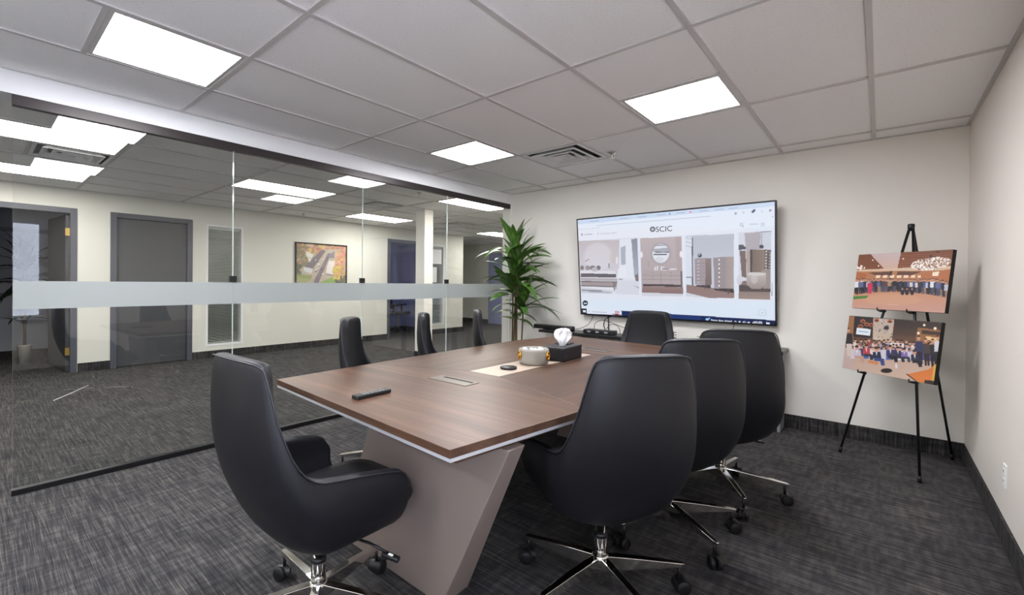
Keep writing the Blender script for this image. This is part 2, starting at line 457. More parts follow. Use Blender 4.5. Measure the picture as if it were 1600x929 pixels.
room_lights = [((GX, GX + T, GY - T, GY), 'glowing square ceiling panel nearest the glass and the camera'),
               ((GX, GX + T, GY + 3 * T, GY + 4 * T), 'glowing square ceiling panel next to the louvred air vent'),
               ((GX + 3 * T, GX + 4 * T, GY + 3 * T, GY + 4 * T), 'glowing square ceiling panel above the right row of chairs'),
               ((GX + 3 * T, GX + 4 * T, GY - T, GY), 'square ceiling panel overhead, just out of the picture'),
               ((GX, GX + T, GY - 5 * T, GY - 4 * T), 'unseen square ceiling panel added behind the camera on the glass side'),  # added lamp out of view, for more bounce onto the ceiling
               ((GX + 3 * T, GX + 4 * T, GY - 5 * T, GY - 4 * T), 'unseen square ceiling panel added behind the camera on the wall side')]  # second added lamp behind the camera, same purpose
room_vent = (GX + T, GX + 2 * T, GY + 4 * T, GY + 5 * T)
ceiling_field(rx, ry, True, [r for r, _ in room_lights] + [room_vent])
hall_lights = [((-6.059, -5.45, hy[4 - 0], hy[5]), ''), ]
def hrow(k): return 0.97 + 2 * T * k
hall_lights = [((-6.059, -5.45, hrow(1), hrow(2)), 'long glowing corridor panel left of the second glass joint'),
               ((-7.278, -6.669, hrow(3), hrow(4)), 'long glowing corridor panel nearest the aerial picture'),
               ((-4.84, -4.23, hrow(3), hrow(4)), 'long glowing corridor panel above the last pane of the partition'),
               ((-5.45, -4.84, hrow(-1), hrow(0)), 'long glowing corridor panel at the left edge close to the glass'),
               ((-7.278, -6.669, hrow(-1), hrow(0)), 'long glowing corridor panel at the left edge by the open door'),
               ((-7.278, -6.669, hrow(6), hrow(7)), 'long glowing corridor panel at the far end')]
hall_vents = [(-6.059, -5.45, hrow(3) - T, hrow(3)), (-6.059, -5.45, hrow(0) - T, hrow(0)), (-6.669, -6.059, hrow(4) + .1, hrow(4) + .1 + T)]
hall_vents[2] = (-6.669, -6.059, hrow(5) - T, hrow(5))
ceiling_field(hx, hy, True, [r for r, _ in hall_lights] + hall_vents)
ceiling_field([-11.05, -10.3, -9.69, -9.08, -8.47, XW], [8.74, 9.505, YC1], True, [])

def ceiling_light(rect, label, mat, group):
    x0, x1, y0, y1 = rect; cx, cy_ = (x0 + x1) / 2, (y0 + y1) / 2
    t = thing('ceiling_light', label, 'ceiling light', (cx, cy_, H), group=group)
    w, d = (x1 - x0) / 2 - .013, (y1 - y0) / 2 - .013; f = .022
    mb = MB()
    mb.box((-w, -d, -.001), (w, -d + f, .03)); mb.box((-w, d - f, -.001), (w, d, .03))
    mb.box((-w, -d + f, -.001), (-w + f, d - f, .03)); mb.box((w - f, -d + f, -.001), (w, d - f, .03))
    obj('frame', mb, 'tee_shaded', t)
    obj('diffuser', MB().box((-w + f, -d + f, .001), (w - f, d - f, .012)), mat, t)
for r, lb in room_lights: ceiling_light(r, lb, 'panel_light', 'square ceiling panels of the meeting room')
emit('office_fill', (240, 244, 255), 5.0)  # dim fill for an added, unseen panel that lifts the blue office
ceiling_light((-9.6, -8.99, 6.6, 7.21), 'unseen square ceiling panel added to brighten the blue office', 'office_fill', 'fill panels added to the offices')
for r, lb in hall_lights: ceiling_light(r, lb, 'hall_light', 'long ceiling panels of the corridor')

def vent(rect, label):
    x0, x1, y0, y1 = rect
    t = thing('air_vent', label, 'air vent', ((x0 + x1) / 2, (y0 + y1) / 2, H), group='square ceiling air vents')
    w = .29
    def ring(a0, z0, a1, z1, th=.006):
        mb = MB(); sq = lambda a, z: [(-a, -a, z), (a, -a, z), (a, a, z), (-a, a, z)]
        vs_ = sq(a0, z0) + sq(a1, z1) + sq(a0 - th, z0 + th) + sq(a1 - th, z1 + th)
        fs = []
        for i in range(4):
            j = (i + 1) % 4
            fs += [(i, j, 4 + j, 4 + i), (8 + j, 8 + i, 12 + i, 12 + j), (j, i, 8 + i, 8 + j), (4 + i, 4 + j, 12 + j, 12 + i)]
        return mb.add(vs_, fs)
    obj('backing', MB().box((-w, -w, .034), (w, w, .038)), 'vent_dark', t)
    fr = MB(); f = .03
    fr.box((-w, -w, -.002), (w, -w + f, .004)); fr.box((-w, w - f, -.002), (w, w, .004)); fr.box((-w, -w + f, -.002), (-w + f, w - f, .004)); fr.box((w - f, -w + f, -.002), (w, w - f, .004))
    obj('frame', fr, 'vent_white', t)
    for a0, a1 in ((.225, .175), (.150, .105), (.082, .045)):
        m_ = ring(a0, -.012, a1, .018)
        for p, q in (((-a0, -a0), (a0, -a0 + .022)), ((-a0, a0 - .022), (a0, a0)), ((-a0, -a0 + .022), (-a0 + .022, a0 - .022)), ((a0 - .022, -a0 + .022), (a0, a0 - .022))):
            m_.box((p[0], p[1], -.015), (q[0], q[1], -.0125))
        obj('louvre', m_, 'vent_white', t)
    obj('louvre', MB().box((-.03, -.03, -.010), (.03, .03, -.004)), 'vent_white', t)
vent(room_vent, 'square louvred air vent in the meeting room ceiling')
vent(hall_vents[0], 'square louvred air vent in the corridor before the column')
vent(hall_vents[1], 'square louvred air vent between the corridor panels at the left edge')
vent(hall_vents[2], 'square louvred air vent far down the corridor beyond the column')

def sprinkler(x, y, label):
    t = thing('sprinkler', label, 'sprinkler', (x, y, H), group='ceiling sprinkler heads')
    obj('escutcheon', MB().lathe([(.04, 0.001), (.036, -.006), (.014, -.012)], seg=20), 'chrome', t)
    b_ = MB().lathe([(.011, -.01), (.011, -.028), (.006, -.034), (.006, -.04)], seg=12)
    b_.tube([(.011, 0, -.022), (.016, 0, -.036), (.006, 0, -.052)], .003, 6); b_.tube([(-.011, 0, -.022), (-.016, 0, -.036), (-.006, 0, -.052)], .003, 6)
    obj('body', b_, 'chrome', t)
    obj('deflector', MB().lathe([(.004, -.05), (.02, -.053), (.02, -.056), (.004, -.056)], seg=16), 'chrome', t)
sprinkler(-1.81, 3.94, 'chrome sprinkler head beside the meeting room air vent')
sprinkler(-4.55, 4.05, 'sprinkler head on the corridor ceiling close to the glass')
sprinkler(-7.55, 4.0, 'sprinkler head on the corridor ceiling above the aerial picture')

# ------------------------------------------------------------------ glass partition
gp = thing('wall_left', 'frameless glass partition with a frosted band and dark tracks', None, (XGL, 0.17, 0), kind='structure')
YJ = [0.17, 1.378, 2.567, 3.725, 4.908]
obj('head_track', MB().box((XGL - .022, .165, 2.252), (XGL + .022, 4.909, 2.3132)), 'bronze', gp, world=True, bevel=.002)
obj('floor_track', MB().box((XGL - .02, .165, 0.0), (XGL + .02, 4.909, .034)), 'black_metal', gp, world=True, bevel=.002)
for i in range(4):
    y0, y1 = YJ[i] + (.002 if i else 0), YJ[i + 1] - .002
    mb = MB(); xa, xb = XGL - .006, XGL + .006; z0, z1 = .03, 2.256
    vs_ = [(xa, y0, z0), (xb, y0, z0), (xb, y1, z0), (xa, y1, z0), (xa, y0, z1), (xb, y0, z1), (xb, y1, z1), (xa, y1, z1)]
    mb.add(vs_, [(1, 2, 6, 5), (3, 0, 4, 7)], 0); mb.add(vs_, [(3, 2, 1, 0), (4, 5, 6, 7), (0, 1, 5, 4), (2, 3, 7, 6)], 1)
    g_ = obj('glass_panel', mb, ['glass', 'glass_edge'], gp, world=True)
    obj('frosted_band', MB().box((XGL + .0062, y0, 1.078), (XGL + .0068, y1, 1.243)), 'frost', g_, world=True)
for y in YJ[1:4]:
    obj('glass_clip', MB().box((XGL - .014, y - .025, 1.244), (XGL + .014, y + .025, 1.292)), 'black_metal', gp, world=True, bevel=.002)

# ------------------------------------------------------------------ daylight window beside the camera, mirrored in the glass partition
w4 = thing('window_4', 'wide daylit side window beside the camera', None, (XR, (WIN[0] + WIN[1]) / 2, WIN[2]), kind='structure')
_mb = MB(); e = .04
_mb.box((XR + .03, WIN[0], WIN[2]), (XR + .10, WIN[1], WIN[2] + e)); _mb.box((XR + .03, WIN[0], WIN[3] - e), (XR + .10, WIN[1], WIN[3]))
for y in (WIN[0], WIN[0] + .96, WIN[0] + 1.94, WIN[1] - e): _mb.box((XR + .03, y, WIN[2] + e), (XR + .10, y + e, WIN[3] - e))
obj('window_frame', _mb, 'soffit_white', w4, world=True, bevel=.003)
for k in range(3):
    y0 = (WIN[0], WIN[0] + .96, WIN[0] + 1.94)[k] + e; y1 = (WIN[0] + .96, WIN[0] + 1.94, WIN[1] - e)[k]
    obj('pane', MB().box((XR + .06, y0, WIN[2] + e), (XR + .066, y1, WIN[3] - e)), 'daylight', w4, world=True)
obj('window_sill', MB().box((XR - .03, WIN[0] - .03, WIN[2] - .025), (XR + .10, WIN[1] + .03, WIN[2])), 'soffit_white', w4, world=True, bevel=.004)
obj('blind_rail', MB().box((XR - .035, WIN[0], WIN[3] - .03), (XR + .01, WIN[1], WIN[3] + .02)), 'white_plastic', w4, world=True, bevel=.003)

# ------------------------------------------------------------------ corridor doors and windows
def door_frame(parent, y0, y1, z1, w=.06):
    mb = MB()
    mb.box((XW - .15, y0 - w, 0), (XW + .012, y0 + .012, z1 + w)); mb.box((XW - .15, y1 - .012, 0), (XW + .012, y1 + w, z1 + w))
    mb.box((XW - .15, y0 + .012, z1 - .012), (XW + .012, y1 - .012, z1 + w))
    return obj('door_frame', mb, 'frame_grey', parent, world=True, bevel=.003)
d2 = thing('door_2', 'closed dark grey corridor door in a grey frame', None, (XW, (D2[0] + D2[1]) / 2, 0), kind='structure')
door_frame(d2, D2[0], D2[1], D2[3])
obj('door_leaf', MB().box((XW - .075, D2[0] + .015, .008), (XW - .03, D2[1] - .015, D2[3] - .015)), 'door_grey', d2, world=True, bevel=.002)
for y in (1.66, 2.08):
    obj('door_stud', MB().lathe([(.009, 0), (.009, .008)], seg=10), 'white_plastic', d2).location = (.004, y - d2.location.y, 2.128)
d1 = thing('door_1', 'dark doorway at the left edge with its grey door standing open', None, (XW, .46, 0), kind='structure')
door_frame(d1, D1[0], D1[1], D1[3])
lf = thing('open_leaf', None, None, (-.07, .43, 0), math.radians(8)); lf.parent = d1
del_ = obj('door_leaf', MB().box((-.90, -.022, .008), (0, .022, 2.11)), 'door_grey', d1, bevel=.002)
del_.location = (-.075, .43, 0); del_.rotation_euler = (0, 0, math.radians(6))
bpy.data.objects.remove(lf)
for z in (1.88, .28):
    obj('hinge', MB().box((-.082, .405, z - .05), (-.05, .452, z + .05)), 'brass', d1)
kb = obj('knob', MB().lathe([(.012, 0), (.012, .03), (.028, .04), (.03, .055), (.02, .068), (.004, .07)], seg=16), 'brass', del_)
kb.location = (-.82, -.022, .98); kb.rotation_euler = (math.radians(90), 0, 0)
d3 = thing('door_3', 'open doorway into the blue office with the swivel chair', None, (XW, 6.68, 0), kind='structure')
door_frame(d3, D3[0], D3[1], D3[3])

def window(name, Wd, label):
    y0, y1, z0, z1 = Wd
    w = thing(name, label, None, (XW, (y0 + y1) / 2, z0), kind='structure')
    mb = MB(); f = .03
    mb.box((XW - .14, y0, z0), (XW + .006, y0 + f, z1)); mb.box((XW - .14, y1 - f, z0), (XW + .006, y1, z1))
    mb.box((XW - .14, y0 + f, z0), (XW + .006, y1 - f, z0 + f)); mb.box((XW - .14, y0 + f, z1 - f), (XW + .006, y1 - f, z1))
    obj('window_frame', mb, 'soffit_white', w, world=True, bevel=.002)
    obj('pane', MB().box((XW - .03, y0 + f, z0 + f), (XW - .024, y1 - f, z1 - f)), 'glass', w, world=True)
    sl = MB(); z = z0 + f + .02
    while z < z1 - f - .03:
        a = math.radians(40); dx, dz = .0125 * math.cos(a), .0125 * math.sin(a)
        xc = XW - .075
        sl.hexa([(xc - dx, y0 + f + .006, z - dz), (xc + dx, y0 + f + .006, z + dz), (xc + dx, y1 - f - .006, z + dz), (xc - dx, y1 - f - .006, z - dz)],
                [(xc - dx, y0 + f + .006, z - dz + .001), (xc + dx, y0 + f + .006, z + dz + .001), (xc + dx, y1 - f - .006, z + dz + .001), (xc - dx, y1 - f - .006, z - dz + .001)])
        z += .0262
    bl = obj('blind_slats', sl, 'blind', w, world=True); bl['kind'] = 'stuff'
    obj('head_rail', MB().box((XW - .095, y0 + f + .004, z1 - f - .035), (XW - .05, y1 - f - .004, z1 - f)), 'blind', w, world=True)
    return w
window('window_1', W1, 'narrow corridor window with closed slatted blinds beside the dark door')
w2 = window('window_2', W2, 'narrow corridor window with blinds and paper notices beyond the column')
obj('paper_notice', MB().box((XW - .0235, 7.52, 1.25), (XW - .0225, 7.70, 1.62)), 'white_paper', w2, world=True)
obj('paper_notice', MB().box((XW - .0235, 7.46, 1.70), (XW - .0225, 7.86, 2.05)), 'white_paper', w2, world=True)
# dim office beyond the open door
w3 = thing('window_3', 'dim office window seen through the open door', None, (-11.05, .70, 1.0), kind='structure')
obj('window_frame', MB().box((-11.05, .30, .95), (-11.03, 1.05, 2.12)), 'grey_panel', w3, world=True)
obj('pane', MB().box((-11.03, .34, 1.0), (-11.02, 1.01, 2.05)), 'office_dark', w3, world=True)
# dark door at the far end
d4 = thing('door_4', 'dark navy door at the far end of the corridor', None, (-8.5, YC1, 0), kind='structure')
obj('door_leaf', MB().box((-8.95, YC1 - .03, 0.0), (-7.95, YC1, 2.16)), 'office_navy', d4, world=True, bevel=.004)
obj('knob', MB().lathe([(.02, 0), (.03, .03), (.004, .05)], seg=12), 'chrome', d4).location = (.45, -.04, 1.0)
obj('baseboard_far', MB().box((-11.0, YC1 - .012, 0), (-8.95, YC1, BB)), 'carpet_base', kind='structure', label='dark carpet strip at the far corridor wall', origin=(0, 0, 0))

# ------------------------------------------------------------------ conference table
ZT = 0.75
tb = thing('conference_table', 'long walnut conference table with angular taupe legs and pale centre inlay', 'table', (-1.63, 2.5, 0))
NL, NR, L1, R1, FL, FR, L3, R3 = (-2.297, 1.075), (-.96, .99), (-2.33, 1.70), (-.875, 1.70), (-2.265, 3.965), (-.93, 3.86), (-2.385, 3.28), (-.875, 3.2)
L2, R2 = (-2.37, 2.45), (-.852, 2.45)
IX0, IX1, IY0, IY1 = -1.745, -1.53, 1.96, 3.03
th = .028
g = .0012
def top_piece(name, poly, mat, z1=ZT, bev=.0015):
    c = np.mean(poly, axis=0)
    pp = [tuple(np.array(p) + (c - np.array(p)) / np.linalg.norm(c - np.array(p)) * g) for p in poly]
    return obj(name, MB().prism(pp, ZT - th, z1), mat, tb, world=True, bevel=bev, seg=2)
top_piece('end_panel', [NL, NR, R1, (IX1, IY0), (IX0, IY0), L1], 'walnut_x')
top_piece('end_panel', [FR, FL, L3, (IX0, IY1), (IX1, IY1), R3], 'walnut_x')
top_piece('side_panel', [R1, R2, R3, (IX1, IY1), (IX1, IY0)], 'walnut_y')
top_piece('side_panel', [L3, L2, L1, (IX0, IY0), (IX0, IY1)], 'walnut_y')
top_piece('inlay_strip', [(IX0, IY0), (IX1, IY0), (IX1, IY1), (IX0, IY1)], 'inlay', ZT - .0004, .0005)
outline = [NL, NR, R1, R2, R3, FR, FL, L3, L2, L1]
cc_ = np.array([-1.63, 2.5])
def inset(k): return [tuple(cc_ + (np.array(p) - cc_) * (1 - k / np.linalg.norm(np.array(p) - cc_))) for p in outline]
obj('metal_trim', MB().prism(inset(.004), ZT - th - .013, ZT - th - .0005), 'silver', tb, world=True, bevel=.001)
obj('underframe', MB().prism(inset(.06), ZT - th - .035, ZT - th - .0135), 'walnut_edge', tb, world=True)
obj('table_core', MB().prism(inset(.02), ZT - th - .001, ZT - th + .006), 'walnut_edge', tb, world=True)
# slanted panel legs
def leg(y0, y1, y0b, y1b, mirror=False):
    xt0, xt1, xb0, xb1 = -1.69, -.925, -1.97, -1.245
    def mx(x): return x if not mirror else 2 * (-1.62) - x
    lo = [(mx(xb0), y0b, 0), (mx(xb1), y0b, 0), (mx(xb1), y1b, 0), (mx(xb0), y1b, 0)]
    hi = [(mx(xt0), y0, ZT - th - .035), (mx(xt1), y0, ZT - th - .035), (mx(xt1), y1, ZT - th - .035), (mx(xt0), y1, ZT - th - .035)]
    if mirror: lo = [lo[1], lo[0], lo[3], lo[2]]; hi = [hi[1], hi[0], hi[3], hi[2]]
    return obj('leg', MB().hexa(lo, hi), 'taupe', tb, world=True, bevel=.004)
leg(1.245, 1.34, 1.245, 1.40)
leg(3.36, 3.46, 3.30, 3.46)
obj('crossbeam', MB().box((-1.52, 1.30, .60), (-1.40, 3.38, ZT - th - .035)), 'walnut_edge', tb, world=True)
def grommet(y0, y1):
    x0, x1 = -1.765, -1.497
    b_ = obj('cable_cover', MB().box((x0, y0, ZT - .001), (x1, y1, ZT + .003)), 'grommet', tb, world=True, bevel=.001)
    obj('cable_slot', MB().box((x0 + .045, y1 - .036, ZT + .0025), (x1 - .018, y1 - .014, ZT + .0035)), 'slot_black', b_, world=True)
grommet(1.648, 1.752); grommet(3.21, 3.315)

# ------------------------------------------------------------------ things on the table
r_ = thing('remote_control', 'slim black remote control lying on the near end of the table', 'remote', (-1.672, 1.22, ZT), math.radians(2))
bd = obj('body', MB().box((-.022, -.095, 0.0005), (.022, .095, .018)), 'black_plastic', r_, bevel=.005, seg=3)
for k in range(6):
    for s in (-1, 0, 1):
        o_ = obj('button', MB().lathe([(.0042, 0), (.0042, .0014), (.003, .002)], seg=8), 'grey_panel', r_); o_.location = (s * .012, -.05 + k * .021, .0178)
cst = obj('coaster', MB().lathe([(.046, 0.0003), (.050, .004), (.050, .011), (.047, .014), (.002, .014)], (-1.625, 2.17), 32), 'black_plastic',
    label='small round black coaster lying on the pale table inlay', cat='coaster')
cst.data.transform(Matrix.Translation((0, 0, 0))); cst.location.z = ZT

pt = thing('candy_jar', 'round grey jar with gold side rings filled with clear wrapped candy', 'jar', (-1.618, 2.425, ZT))
obj('body', MB().lathe([(.078, .0005), (.090, .006), (.094, .03), (.096, .085), (.094, .096), (.088, .099), (.084, .096), (.084, .05), (.002, .048)], seg=40), 'pot_glaze', pt)
vdir = math.atan2(-2.425, 1.618)
for s in (-1, 1):
    a = vdir + s * math.radians(66)
    c_ = Vector((.097 * math.cos(a), .097 * math.sin(a), .058)); t_ = Vector((-math.sin(a), math.cos(a), 0))
    ring = [c_ + t_ * .021 * math.cos(q) + Vector((0, 0, .024 * math.sin(q))) for q in np.linspace(0, 2 * math.pi, 20, endpoint=False)]
    rg = obj('side_ring', MB().tube(ring, .0052, 8, closed=True), 'gold', pt)
    knb = MB().lathe([(.012, 0), (.012, .004), (.007, .009), (.001, .010)], seg=12)
    kk = obj('ring_boss', knb, 'gold', rg); kk.location = c_ - Vector((math.cos(a), math.sin(a), 0)) * .004; kk.rotation_euler = (0, math.radians(90), a)
for k in range(16):
    a, rr = rnd.uniform(0, 6.28), .062 * math.sqrt(rnd.random())
    m_ = MB(); s_ = rnd.uniform(.016, .022)
    m_.lathe([(.001, -.7), (.6, -.45), (.95, 0), (.6, .5), (.001, .75)], seg=6, cap=False, smooth=False)
    o_ = obj('wrapped_candy', m_, 'candy', pt); o_.scale = (s_,) * 3; o_.location = (rr * math.cos(a), rr * math.sin(a), .068 + rnd.uniform(0, .022)); o_.rotation_euler = (rnd.uniform(0, 3), rnd.uniform(0, 3), rnd.uniform(0, 3))

tx = thing('tissue_box', 'black leather tissue box with a white tissue pulled up', 'tissue box', (-1.592, 2.735, ZT), math.radians(3))
obj('body', MB().box((-.078, -.135, .0005), (.078, .135, .083)), 'leather', tx, bevel=.006, seg=3)
obj('lid', MB().box((-.080, -.137, .080), (.080, .137, .090)), 'leather_seam', tx, bevel=.004, seg=2)
obj('pen_tray', MB().box((-.076, .03, .0895), (.02, .132, .096)), 'black_plastic', tx, bevel=.002)
# tissue: a crumpled fan
ts = MB(); A = []
for i in range(15):
    v = i / 14.0; row = []
    for j in range(28):
        u = j / 28.0 * 2 * math.pi
        rw = interp(v, [0, .25, .55, .8, .93, 1], [.016, .030, .052, .058, .044, .008])
        rip = 1 + .14 * math.sin(u * 5 + v * 3) + .09 * math.sin(u * 11 - v * 5)
        row.append((rw * .24 * rip * math.cos(u) + .010 * v * math.sin(7 * math.sin(u)) + .006 * math.sin(v * 6), rw * rip * math.sin(u) + .012 * v, .088 + .112 * v + (.010 * math.sin(u * 3 + 1) * v)))
    row.append(row[0]); A.append(row)
ts.grid(A); o_ = obj('tissue', ts, 'white_paper', tx); o_.location = (.008, -.025, 0); o_.rotation_euler = (0, 0, math.radians(-48))
def pen(name, label, p0, p1, rad, mat, tip):
    t = thing(name, label, 'pen', p0)
    d = Vector(p1) - Vector(p0)
    obj('barrel', MB().tube([(0, 0, 0), d * .85], rad, 8), mat, t)
    obj('cap', MB().tube([d * .85, d], [rad * 1.05, rad * .7], 8), tip, t)
pb = (-1.62, 2.80, ZT + .0955)
pen('pen', 'black pen leaning left at the back of the tissue box', (-1.655, 2.80, ZT + .0965), (-1.685, 2.79, ZT + .148), .004, 'black_plastic', 'grey_panel')
pen('pen', 'silver tipped black pen lying on the tissue box tray', (-1.635, 2.80, ZT + .1005), (-1.645, 2.845, ZT + .128), .0042, 'black_plastic', 'silver')
pen('pencil', 'bare wooden pencil leaning beside the tissue', (-1.612, 2.79, ZT + .0965), (-1.598, 2.825, ZT + .155), .003, 'wooden_stick', 'wooden_stick')

# ------------------------------------------------------------------ chairs
def sst(a, b, x):
    t = min(1, max(0, (x - a) / (b - a))); return t * t * (3 - 2 * t)
CH_H = 1.02
_ra = [0, .2, .32, .37, .40, .425, .45, .472, .495, .52, .56, .64, .75, .9, .96, .987, 1.0, 1.1]
_rz = [1.017, 1.015, 1.008, .994, .965, .905, .820, .742, .690, .660, .642, .632, .620, .600, .588, .560, .52, .40]
def rim(a):
    q = np.linspace(-.03, .03, 13); wgt = np.exp(-(q / .011) ** 2)
    return float(np.sum(np.interp(np.abs(a + q), _ra, _rz) * wgt) / wgt.sum())
ZS = [.315, .36, .40, .45, .50, .58, .65, .75, .85, .95, 1.03]
def shell_pt(s, z):
    a = abs(s); sg = 1 if s >= 0 else -1
    w = interp(z, ZS, [.262, .264, .266, .270, .272, .270, .258, .240, .222, .204, .189])
    yb = interp(z, ZS, [-.085, -.150, -.190, -.225, -.252, -.287, -.310, -.330, -.338, -.335, -.328])
    d = interp(z, ZS, [.06, .10, .12, .135, .135, .125, .112, .10, .088, .075, .065])
    ys = yb + d
    if a <= .5:
        q = a / .5 * math.pi / 2
        x = w * math.sin(q) ** .9; y = ys - d * max(0, math.cos(q)) ** .8
    else:
        f_ = (a - .5) / .5
        x = w * (1 + .05 * f_ * (1.6 - f_)); y = ys + f_ * (.19 + .10 * (.60 - z) - ys)
    kx = interp(z, [.315, .33, .345, .36, .40, .45, .52], [.24, .46, .60, .71, .86, .95, 1])
    x *= kx
    if y > 0: y *= (.72 + .28 * kx)
    return Vector((sg * x, y, z))
def make_shell():
    NT = 16
    fa = np.linspace(0, 1, 2001); den = 1 + 2.2 * ((fa > .34) & (fa < .62)) + 2.0 * (fa > .94)
    cum = np.concatenate([[0], np.cumsum((den[1:] + den[:-1]) / 2)]); cum /= cum[-1]
    half = np.interp(np.linspace(0, 1, 37), cum, fa)
    ss = [-v for v in half[::-1]] + list(half[1:]); NS = len(ss) - 1
    O = []
    for s in ss:
        T_ = rim(abs(s)); colm = []
        for j in range(NT + 1):
            t = j / NT; z = .315 + (T_ - .315) * t ** 1.2
            colm.append(shell_pt(s, z))
        O.append(colm)
    n, m = NS + 1, NT + 1
    P = np.array([[tuple(p) for p in c] for c in O])
    du = np.gradient(P, axis=0); dv = np.gradient(P, axis=1)
    Nn = np.cross(du, dv); Nn /= np.linalg.norm(Nn, axis=2, keepdims=True) + 1e-9
    ctr = np.array([0, -.05, .55])
    sign = np.sign(np.sum(Nn * (P - np.array([0, 0, 0]) - np.array([0, .05, 0]) * 1 - np.stack([np.zeros_like(P[..., 0]), np.zeros_like(P[..., 0]), P[..., 2]], -1)), axis=2))
    if np.median(sign) < 0: Nn = -Nn
    Nn[..., 2] *= .35; Nn /= np.linalg.norm(Nn, axis=2, keepdims=True) + 1e-9
    th_ = np.zeros((n, m, 1))
    for i, s in enumerate(ss):
        for j in range(m):
            th_[i, j] = .052 if abs(s) < .5 else .045
    I = P - Nn * th_
    M1 = P - Nn * th_ * .25; M2 = P - Nn * th_ * .75
    mb = MB()
    rows = []
    # closed cross-section ring per column: outer bottom..top, rim mids, inner top..bottom
    for i in range(n):
        ring = [tuple(P[i, j]) for j in range(m)]
        topm1 = M1[i, -1] + np.array([0, 0, .006]); topm2 = M2[i, -1] + np.array([0, 0, .006])
        ring += [tuple(topm1), tuple(topm2)]
        ring += [tuple(I[i, j]) for j in range(m - 1, 0, -1)]
        rows.append(ring)
    flat = mb.grid(rows, 0, True)
    R_ = len(rows[0])
    # end caps at both arm tips
    for i, fl in ((0, True), (n - 1, False)):
        idx = [i * R_ + k for k in range(R_)]
        quads = []
        for k in range(R_ // 2 - 1):
            a_, b_, c_, d_ = idx[k], idx[k + 1], idx[R_ - 2 - k], idx[R_ - 1 - k]
            q = (a_, b_, c_, d_) if len({a_, b_, c_, d_}) == 4 else None
            if q: mb.f.append(list(q[::-1] if fl else q)); mb.mi.append(0); mb.sm.append(True)
    rimline = [tuple(P[i, -1] + Nn[i, -1] * .0015) for i in range(n)]
    return mb, rimline
def fix_normals(me):
    bm = bmesh.new(); bm.from_mesh(me); bmesh.ops.recalc_face_normals(bm, faces=bm.faces); bm.to_mesh(me); bm.free()

def make_chair(loc, rz):
    t = thing('conference_chair', 'chair', 'chair', loc, rz, 'black leather high-back conference chairs')
    mb, rl = make_shell()
    sh = obj('seat_shell', mb, 'leather', t, sub=1); fix_normals(sh.data)
    obj('piping', MB().tube(rl, .0028, 6), 'leather_seam', sh)
    # seat cushion, rounded front
    cu = MB(); rows = []
    prof = [(.0, .40), (.03, .385), (.06, .40), (.07, .44), (.06, .478), (.03, .492), (0, .497)]
    def outl(e):
        pts = []
        hw, yb_, yf = .212 - e, -.19 + e, .345 - e
        for q in np.linspace(0, 2 * math.pi, 36, endpoint=False):
            c, s_ = math.cos(q), math.sin(q)
            x = hw * math.copysign(abs(c) ** .4, c); y = (yb_ + yf) / 2 + (yf - yb_) / 2 * math.copysign(abs(s_) ** .42, s_)
            if y > .1: x *= 1 - .08 * ((y - .1) / .24) ** 2
            pts.append((x, y))
        return pts
    for e, z in ((.12, .39), (.05, .39), (.014, .402), (0, .43), (.008, .463), (.03, .484), (.09, .494), (.16, .488)):
        rows.append([(x, y, z + (.012 * max(0, -y) if z > .45 else 0)) for x, y in outl(e)]); rows[-1].append(rows[-1][0])
    cu.grid(rows); cu.f.append([len(cu.v) - 37 + k for k in range(36)]); cu.mi.append(0); cu.sm.append(True)
    obj('seat_cushion', cu, 'leather', t)
    obj('seat_pan', MB().box((-.15, -.07, .350), (.15, .17, .395)), 'black_plastic', t, bevel=.02, seg=3)
    obj('mechanism', MB().box((-.06, -.06, .312), (.06, .11, .352)), 'black_metal', t, bevel=.008)
    lv = obj('tilt_lever', MB().tube([(.06, .06, .325), (.17, .10, .318), (.235, .125, .300)], .005, 8), 'black_metal', t)
    obj('lever_paddle', MB().hexa([(.225, .108, .285), (.285, .135, .272), (.275, .158, .272), (.215, .132, .285)], [(.225, .108, .300), (.285, .135, .287), (.275, .158, .287), (.215, .132, .300)]), 'black_plastic', lv, bevel=.004)
    obj('lever_mark', MB().hexa([(.246, .123, .2955), (.262, .130, .2918), (.258, .140, .2918), (.242, .133, .2955)], [(.246, .123, .2965), (.262, .130, .2928), (.258, .140, .2928), (.242, .133, .2965)]), 'white_plastic', lv)
    cl = obj('gas_column', MB().lathe([(.027, .155), (.0275, .235), (.026, .24), (.019, .241), (.019, .318)], seg=24), 'chrome', t)
    obj('column_collar', MB().lathe([(.0285, .232), (.0285, .247), (.02, .25)], seg=24), 'black_plastic', cl)
    obj('column_foot', MB().lathe([(.018, .046), (.021, .05), (.0225, .13), (.0225, .15)], seg=24), 'chrome', cl)
    return t
def make_base(rot):
    """five-star base as a child Empty-free set of parts: returns list of (mesh name, MB, mat)"""
